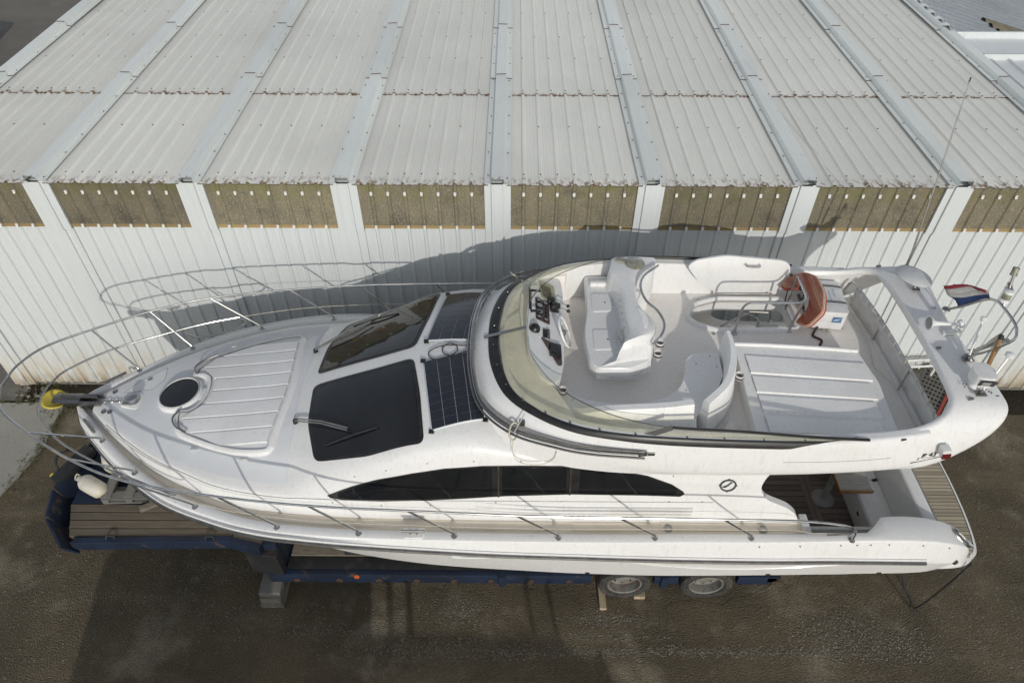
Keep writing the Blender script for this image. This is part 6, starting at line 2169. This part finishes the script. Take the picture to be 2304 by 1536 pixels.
pm('print_pale', (.45, .52, .62), .5, c2=(.6, .64, .7), scale=30, sc=(8, 1, 1))
obj('logo_square', MB().add([(.03, -.352, .16), (.15, -.352, .16), (.15, -.346, .25), (.03, -.346, .25)], [(0, 1, 2, 3)]), 'print_blue', rf, smooth=0, solid=.003)
obj('logo_wave', MB().add([(.035, -.3555, .19), (.10, -.3548, .205), (.145, -.3525, .24), (.10, -.3538, .22), (.06, -.3545, .215)], [(0, 1, 2, 3, 4)]), 'white_plastic', rf, smooth=0)
for x, y0, y1 in ((-.05, -.05, .15), (.02, -.10, .12), (.08, -.02, .16)):
    obj('printed_line', MB().add([(x, y0, .3325), (x + .025, y0, .3325), (x + .025, y1, .3325), (x, y1, .3325)], [(0, 1, 2, 3)]), 'print_pale', rf, smooth=0)
obj('tether', MB().tube(cr([(-.12, -.34, .05), (-.20, -.48, .015), (-.10, -.56, .012), (-.14, -.66, .012)], 5), .016, 6), 'rust', rf)
obj('lashing_eye', MB().tube(cr([(-.05, -.34, .04), (0, -.39, .02), (.05, -.34, .04)], 4), .006, 6), 'rope_white', rf)

# horseshoe lifebuoy hung on the stair guard rail
lb = thing('lifebuoy', 'faded red horseshoe lifebuoy hanging on the stair guard rail beside the life raft', 'lifebuoy', (3.98, 6.4 + .88, FZ))
ax0 = Vector((-.74, -.20, .62)).normalized()      # thickness axis
au = Vector((.05, 1, .10))
au = (au - ax0 * au.dot(ax0)).normalized()
av = -ax0.cross(au)
hsx = []
prof = rpoly([(-.42, -.02), (-.33, .24), (-.08, .34), (.2, .33), (.36, .2), (.42, -.02), (.33, -.2), (.24, -.06), (.16, .12), (-.04, .15), (-.20, .06), (-.28, -.16)], .07, 5)
cL = Vector((.02, .02, .38))
for nm, t0, t1, mt, g in (('core', -.05, .05, 'buoy_red', 1.0), ('rim_band', -.012, .05, 'buoy_pale', 1.012)):
    m = MB().prism(prof, 0, 1)
    m.v = [tuple(cL + au * (x * g) + av * ((y - .1) * g) + ax0 * (t0 + (t1 - t0) * z)) for x, y, z in m.v]
    obj(nm, m, mt, lb, bevel=.02 if nm == 'core' else .004, seg=3, smooth=50)
gl_ = [cL + au * (x * 1.03) + av * ((y - .1) * 1.03) + ax0 * .02 for x, y in prof]
obj('grab_line', MB().tube(gl_[:len(gl_) // 2], .006, 6), 'rope_white', lb)
obj('hanger', MB().obox(cL + Vector((-.12, -.1, .02)), (au, av, ax0), (.12, .02, .015)).sphere(cL + Vector((-.10, .06, .12)), .035, 10, 6), 'black', lb, bevel=.006)


# flags on the mast frame
def flag(name, label, p0, p1, drop, bands, seed, parent_loc):
    t = thing(name, label, 'flag', parent_loc, 0, 'flags on the mast frame')
    r2 = np.random.default_rng(seed)
    p0, p1 = np.array(p0), np.array(p1)
    nb_ = len(bands)
    for b_, mt in enumerate(bands):
        P = []
        for i in range(13):
            u = i / 12
            row = []
            for j in range(5):
                v = (b_ + j / 4) / nb_
                q = p0 + (p1 - p0) * u + np.array(drop) * v * (1 - .55 * u * (1 if nb_ > 1 else .4))
                q = q + np.array((.4, 1, .3)) * .035 * math.sin(5 * u + 3.1 * v + seed) * v + np.array((0, 0, 1)) * .02 * math.sin(8 * v + 2 * u)
                if b_ == nb_ - 1 and j == 4:
                    q = q - np.array(drop) * r2.uniform(0, .16)
                row.append(tuple(q - np.array(parent_loc) + np.array(BO)))
            P.append(row)
        obj('cloth_band', MB().grid(P), mt, t, smooth=70, solid=.003)


flag('courtesy_flag', 'tattered red white and blue flag flying from the folded mast frame', (5.485, .14, 4.75), (5.58, -.18, 5.13), (-.13, .29, .13), ['flag_blue', 'flag_blue', 'flag_blue', 'flag_white', 'flag_white', 'flag_red'], 2, (5.5, 6.5, 4.6))
flag('faded_pennant', 'grey wind-worn pennant wrapped along the near leg of the mast frame', (5.62, -.67, 4.96), (5.40, -.57, 4.64), (-.07, .09, .0), ['flag_grey'], 5, (5.5, 5.8, 4.6))

# mooring line trailing from the stern to the ground
rp_ = cr([(6.28, -1.60, 1.62), (6.33, -1.60, 1.2), (6.3, -1.62, .6), (6.25, -1.60, .12), (6.22, -1.52, .012), (6.05, -1.42, .012), (5.88, -1.3, .012)], 8)
rope = cr([(6.28, -1.60, 1.62), (6.27, -1.57, 1.0), (6.24, -1.52, .3), (6.20, -1.49, .03), (6.12, -1.49, .06), (5.98, -1.53, .4), (5.6, -1.65, 1.0), (5.32, -1.75, 1.52)], 8)
tag(obj('hanging_hose', MB().tube(rope, .014, 7), 'rubber', loc=BO), 'thin black hose hanging in a loop from the near stern corner to the ground', 'hose')
